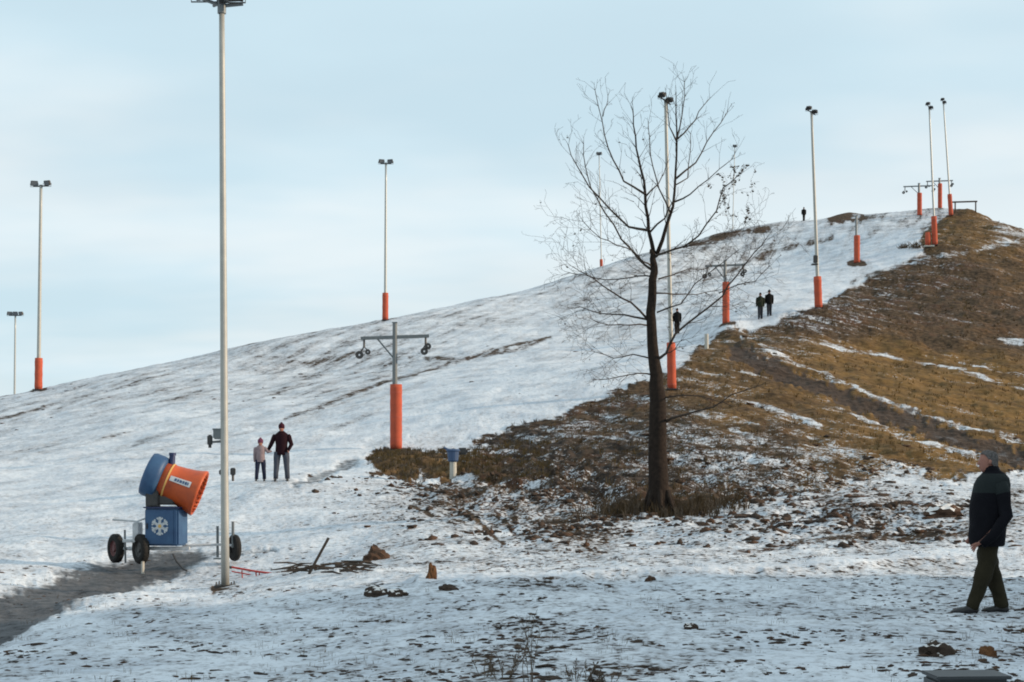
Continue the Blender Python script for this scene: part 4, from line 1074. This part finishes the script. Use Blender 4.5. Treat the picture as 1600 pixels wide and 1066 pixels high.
def lump(name, px, py, wpx, hpx, mm, label, cat, cap=None, seed=1, group=None):
    p = hit(px, py); k = p.y/F; rg = np.random.default_rng(seed)
    bm = bmesh.new(); bmesh.ops.create_icosphere(bm, subdivisions=3, radius=1)
    for v in bm.verts:
        c = v.co; n = fbm(np.array([c.x*1.6+seed*3.1+c.z]), np.array([c.y*1.6+c.z*1.3]), 4, seed)[0]
        n2_ = fbm(np.array([c.x*5+seed*1.7+c.z*3]), np.array([c.y*5-c.z*4]), 3, seed+40)[0]-.5
        f = .40+1.15*n+.45*n2_; fl = 1.0+.35*max(0, -c.z)
        v.co = V((c.x*wpx*k/2*f*fl, c.y*wpx*k/2.2*f*fl, (c.z*.85+.05)*hpx*k*.95*f))
    me = bpy.data.meshes.new(name); bm.to_mesh(me); bm.free(); me.materials.append(mm)
    if cap:
        me.materials.append(cap); me.update()
        for q in me.polygons:
            if q.normal.z > .75 and q.center.z > 0 and (q.index % 5): q.material_index = 1
    o = bpy.data.objects.new(name, me); COL.objects.link(o); o.location = p; o.rotation_euler = (0, 0, 0)
    return tag(o, label, cat, group)
lump('boulder', 586, 874, 42, 20, M_clodb, 'dark reddish-brown rounded lump alone on the snow right of the stake', 'clod', None, 3)
lump('earth_clod', 590, 930, 36, 16, M_clod, 'dark clod left of the orange-brown chunk, nearer to the mast', 'clod', M_snowcap, 4)
lump('earth_clod', 622, 932, 30, 12, M_clod, 'flat dark clod just left of the orange-brown chunk', 'clod', M_snowcap, 5)
lump('stump', 674, 904, 17, 24, M_ochre, 'pointed orange-brown chunk sticking up from a bright snow patch', 'stump', None, 6)
lump('earth_clod', 700, 922, 32, 10, M_clod, 'dark clod on the near side of the bright snow patch', 'clod', None, 7)
lump('earth_clod', 1462, 1024, 58, 24, M_clod, 'large dark snow-flecked clod in the lower right corner, above the dark crate', 'clod', M_snowcap, 9)
lump('earth_clod', 1543, 1024, 26, 20, M_ochre, 'yellowish-brown clod below the feet of the near walker', 'clod', None, 10)
lump('earth_clod', 1475, 805, 60, 20, M_clodb, 'reddish-brown heap of earth left of the near walker, level with his jacket', 'clod', M_snowcap, 11)
lump('earth_clod', 1016, 908, 16, 8, M_clodb, 'small rust-brown clod on the bright snow strip below the tree', 'clod', None, 12)
lump('earth_clod', 1080, 982, 22, 10, M_clod, 'small dark clod on the smooth snow below the bright strip, centre right', 'clod', M_snowcap, 13)
def dark_box():
    b = hit(1508, 1070); k = b.y/F
    root = thing('plastic_crate', b, 'dark grey plastic crate cut off by the lower right edge of the picture', 'crate')
    T = Matrix.Rotation(.06, 4, 'Z'); zt = .05
    m = MB(); m.box((0, -.02, zt/2-.04), (.53, .34, zt+.08), T, .02); m.build('tub', M_plastic, root)
    m = MB(); m.box((0, -.02, zt+.012), (.56, .37, .025), T, .01); m.build('lid', M_plastic, root)
dark_box()
def barrier_top():
    b = on(1512, 172); root = thing('wooden_barrier', b, 'tiny plank barrier on posts at the very top of the brown knoll', 'barrier')
    k = 172/F
    m = MB(); m.box((-.4, 0, 1.0), (3.0, .12, .16), Matrix.Rotation(-.03, 4, 'Y')); m.build('plank', M_wood, root)
    for x in (-1.4, .9): 
        m = MB(); m.tube([(x, 0, -.2), (x, 0, 1.05)], .08, 8); m.build('post', M_wood, root)
barrier_top()
def low_shrub(px, py, w_, h_, label, seed):
    p = hit(px, py, 100); rg = random.Random(seed); root = thing('low_shrub', p, label, 'shrub', 'low dark shrubs by the summit mast'); k = p.y/F
    m = MB()
    for i in range(70):
        a = V((rg.gauss(0, w_*k*.25), rg.gauss(0, .5), -.05)); d = V((rg.gauss(0, .5), rg.gauss(0, .5), 1)).normalized(); L = h_*k*rg.uniform(.5, 1.1)
        m.tube([a, a+d*L*.5+V((rg.gauss(0, .05), 0, 0)), a+d*L+V((rg.gauss(0, .15), 0, 0))], [.03, .02, .012], 3, caps=False)
    m.build('twigs', M_dkgrass, root)['kind'] = 'stuff'
low_shrub(1412, 388, 14, 9, 'lower dark shrub at the piste edge, farther left of the summit mast', 1)
low_shrub(1432, 388, 18, 13, 'larger dark shrub at the piste edge just left of the summit mast', 2)
def stub():
    b = hit(1450, 386, 100); root = thing('padded_stub', b, 'short orange padded stub with a pale foot left of the summit mast', 'post')
    m = MB(); m.tube([(0, 0, .1), (0, 0, .6), (0, 0, 1.3)], [.24, .26, .22], 12); m.build('padding', M_pad, root, smooth=True)
    m = MB(); m.box((.1, 0, .06), (.9, .5, .14), None, .03); m.build('foot', M_post, root)
stub()
# ---------------------------------------------------------------- weeds, tufts, loose clods
def weed(px, py, h, label, seed, spread=.5, stems=7, group='dead weeds in the foreground'):
    p = hit(px, py); rg = random.Random(seed)
    root = thing('dead_weed', p, label, 'weed', group)
    m = MB()
    for i in range(stems):
        a = rg.uniform(0, 6.28); L = h*rg.uniform(.5, 1); d = V((math.cos(a)*spread*.5, math.sin(a)*spread*.5, 1)).normalized()
        q = V((math.cos(a)*.05, math.sin(a)*.05, -.02)); ps = [q.copy()]; n = 7
        for k in range(n):
            d = (d+V((rg.gauss(0, .09), rg.gauss(0, .09), 0))).normalized(); q = q+d*L/n; ps.append(q.copy())
            if k > 1:
                for _ in range(rg.choice((1, 1, 2))):
                    a2 = rg.uniform(0, 6.28); e = (d+V((math.cos(a2), math.sin(a2), .3))*.8).normalized(); l2 = L*rg.uniform(.08, .2)
                    m.tube([q, q+e*l2*.5, q+e*l2+V((0, 0, .01))], [.0028, .002, .0015], 3, caps=False)
                    if rg.random() < .6: m.lathe([(0, -.008), (.007, 0), (0, .009)], 5, Matrix.Translation(q+e*l2))
        m.tube(ps, [.0045-.0028*k/n for k in range(n+1)], 4, caps=False)
    m.build('stems', M_weed, root)['kind'] = 'stuff'
weed(822, 1066, .50, 'tallest dead weed with branching stems at the bottom edge, centre', 1, .25, 5)
weed(785, 1062, .24, 'short bushy dead weed left of the tallest one at the bottom edge', 2, .9, 9)
weed(756, 1058, .16, 'smallest dead weed, leftmost of those at the bottom edge', 3, .9, 7)
weed(905, 1066, .17, 'low spreading dead weed right of the tallest one at the bottom edge', 4, 1.1, 12)
weed(950, 1064, .13, 'low dead weed, rightmost of those at the bottom edge', 5, 1.1, 9)
def stuff_mesh(name, co, quads, mats, label, mi=None, nv=4):
    me = bpy.data.meshes.new(name); n = len(co)
    me.vertices.add(n); me.vertices.foreach_set('co', co.astype(np.float32).ravel())
    me.loops.add(quads.size); me.loops.foreach_set('vertex_index', quads.astype(np.int32).ravel())
    me.polygons.add(len(quads)); me.polygons.foreach_set('loop_start', np.arange(0, quads.size, nv, dtype=np.int32))
    for x in mats: me.materials.append(x)
    if mi is not None: me.polygons.foreach_set('material_index', mi.astype(np.int32))
    me.update(calc_edges=True)
    o = bpy.data.objects.new(name, me); COL.objects.link(o)
    return tag(o, label, None, None, 'stuff')
def scatter(n, px0, px1, dfun, accept):
    px = rng.uniform(px0, px1, n); d = dfun(rng.uniform(0, 1, n)); x = (px-CX)/F*d
    z, sn, gr, rd, hl = surface(x, d); ppx, ppy = project(x, d, z)
    k = accept(ppx, ppy, d, sn, gr, rd, hl) > rng.uniform(0, 1, n)
    return x[k], d[k], z[k], sn[k], gr[k], hl[k], ppy[k]
def grass(n, seed, dfun, accept, hmin, hmax, blades, wid, name, label, px0=-60, px1=1660, mats=None):
    x, y, z, sn, gr, hl, ppy = scatter(n, px0, px1, dfun, accept); N = len(x)
    if N == 0: return
    B = blades; X = np.repeat(x, B); Y = np.repeat(y, B); Z = np.repeat(z, B); M = N*B
    a = rng.uniform(0, 6.283, M); lean = rng.uniform(.1, .8, M); h = rng.uniform(hmin, hmax, M)*(.6+.8*np.repeat(rng.uniform(0, 1, N), B)); off = rng.uniform(0, .09, M)*h/hmax*1.6
    bx = X+np.cos(a)*off; by = Y+np.sin(a)*off
    wx = rng.choice([-1, 1], M)*wid*(Y/40+.4); 
    tx = bx+np.cos(a)*lean*h; ty = by+np.sin(a)*lean*h
    mx_ = bx+np.cos(a)*lean*h*.35; my = by+np.sin(a)*lean*h*.35
    co = np.stack([np.stack([bx-wx, by, Z-.03], -1), np.stack([bx+wx, by, Z-.03], -1), np.stack([mx_+wx*.7, my, Z+h*.6], -1), np.stack([tx, ty, Z+h*.95], -1), np.stack([mx_-wx*.7, my, Z+h*.6], -1)], 1).reshape(-1, 3)
    q = (np.arange(M)[:, None]*5+np.arange(5)[None]).astype(np.int32)
    mi = (np.repeat(rng.uniform(0, 1, N), B) > .6).astype(int)
    return stuff_mesh(name, co, q, mats or [M_straw, M_weed], label, mi, 5)
lg = lambda a, b: (lambda u: np.exp(math.log(a)+u*math.log(b/a)))
clump = lambda px, d, s=88: np.clip(fbm(px/F*d*1.1, d*1.1, 3, s)*3-1.15, .04, 1)
grass(7000, 1, lg(50, 150), lambda px, py, d, sn, gr, rd, hl: hl*(1-rd)*np.clip(1.15-sn*2.2, 0, 1)*sstep(.5, .9, gr), .05, .20, 5, .005, 'dry_grass', 'golden dry grass on the open hill flank', mats=[M_gold, M_straw])
grass(12000, 7, lg(36, 170), lambda px, py, d, sn, gr, rd, hl: hl*(1-rd)*np.clip(1.15-sn*1.7, 0, 1)*(1-sstep(.45, .8, gr)), .05, .22, 5, .005, 'dry_grass', 'dark withered scrub grass on the bank and upper hill flank', mats=[M_dkgrass, M_straw])
grass(2600, 2, lambda u: 34.5+u*3.2, lambda px, py, d, sn, gr, rd, hl: np.exp(-(((px-1040)/85)**2)-((d-36.3)/1.2)**2)*clump(px, d, 12), .12, .36, 7, .005, 'dry_grass', 'tall dark dry grass round the foot of the bare tree', 900, 1170, [M_dkgrass, M_weed])
grass(4200, 3, lambda u: 44+u*20, lambda px, py, d, sn, gr, rd, hl: hl*(py > 690)*(px < 860)*(sn < .3)*clump(px, d, 13), .05, .2, 7, .006, 'dry_grass', 'tawny grass on the bank tip at the nearest lift pylon', 560, 900)
grass(1500, 4, lg(10.5, 30), lambda px, py, d, sn, gr, rd, hl: np.clip(fbm((px*.02), d*.9, 2, 77)-.42, 0, 1)*2*(1-rd), .02, .06, 5, .0022, 'stubble', 'short dead stubble poking through the foreground snow')
ICO = bmesh.new(); bmesh.ops.create_icosphere(ICO, subdivisions=1, radius=1); ICO.verts.index_update()
ICV = np.array([tuple(v.co) for v in ICO.verts]); ICF = np.array([[v.index for v in f.verts] for f in ICO.faces]); ICO.free()
def clods(n, dfun, accept, smin, smax, name, label, px0=-60, px1=1660, flat=.38, mats=None):
    x, y, z, sn, gr, hl, ppy = scatter(n, px0, px1, dfun, accept); N = len(x)
    if N == 0: return
    s = smin+(smax-smin)*rng.uniform(0, 1, N)**3.6
    a = rng.uniform(0, 6.283, N); st = rng.uniform(.7, 2.4, N)
    v = ICV[None]*rng.uniform(.45, 1.5, (N, len(ICV)))[:, :, None]
    vx = v[..., 0]*st[:, None]; vy = v[..., 1]; vz = v[..., 2]*flat
    rx = vx*np.cos(a)[:, None]-vy*np.sin(a)[:, None]; ry = vx*np.sin(a)[:, None]+vy*np.cos(a)[:, None]
    co = np.stack([x[:, None]+rx*s[:, None], y[:, None]+ry*s[:, None], z[:, None]+(vz+.02)*s[:, None]], -1).reshape(-1, 3)
    q = (ICF[None]+(np.arange(N)*len(ICV))[:, None, None]).reshape(-1, 3)
    mi = np.repeat((rng.uniform(0, 1, N) > .75).astype(int), len(ICF))
    return stuff_mesh(name, co, q, mats or [M_clod, M_clodb], label, mi, 3)
clump = lambda px, d, s=88: np.clip(fbm(px/F*d*1.1, d*1.1, 3, s)*3-1.15, .04, 1)
clods(42000, lg(10.8, 34), lambda px, py, d, sn, gr, rd, hl: clump(px, d)**1.6*1.5*np.clip(1.25-sn, .12, 1)*(1-.7*rd)*np.where(px < 650, .55, 1), .004, .042, 'small_clods', 'scattered dark earth crumbs and pebbles on the foreground snow')
clods(26000, lambda u: 26+u*24, lambda px, py, d, sn, gr, rd, hl: np.clip(np.exp(-(((px-800)/170)**2+((py-790-(px-800)*.12)/48)**2))+.9*np.exp(-(((px-1330)/240)**2+((py-808)/34)**2))+.35*hl*(sn > .25)*(d < 60), 0, 1)*clump(px, d, 99)*1.6, .02, .105, 'rough_clods', 'rough frozen earth clods along the foot of the bank', flat=.75)
clods(3000, lambda u: 48+u*85, lambda px, py, d, sn, gr, rd, hl: hl*np.clip((sn-.12)*4, 0, 1)*clump(px, d, 55), .04, .20, 'bank_rubble', 'rubble and clods on the brown bank below the piste rim')
clods(900, lambda u: 55+u*55, lambda px, py, d, sn, gr, rd, hl: (1-hl)*(py < 700)*clump(px, d, 44)*np.where(sn < .8, 1, .25), .03, .13, 'piste_clods', 'sparse dark crumbs on the upper piste snow')
print('OBJ', len(bpy.data.objects))
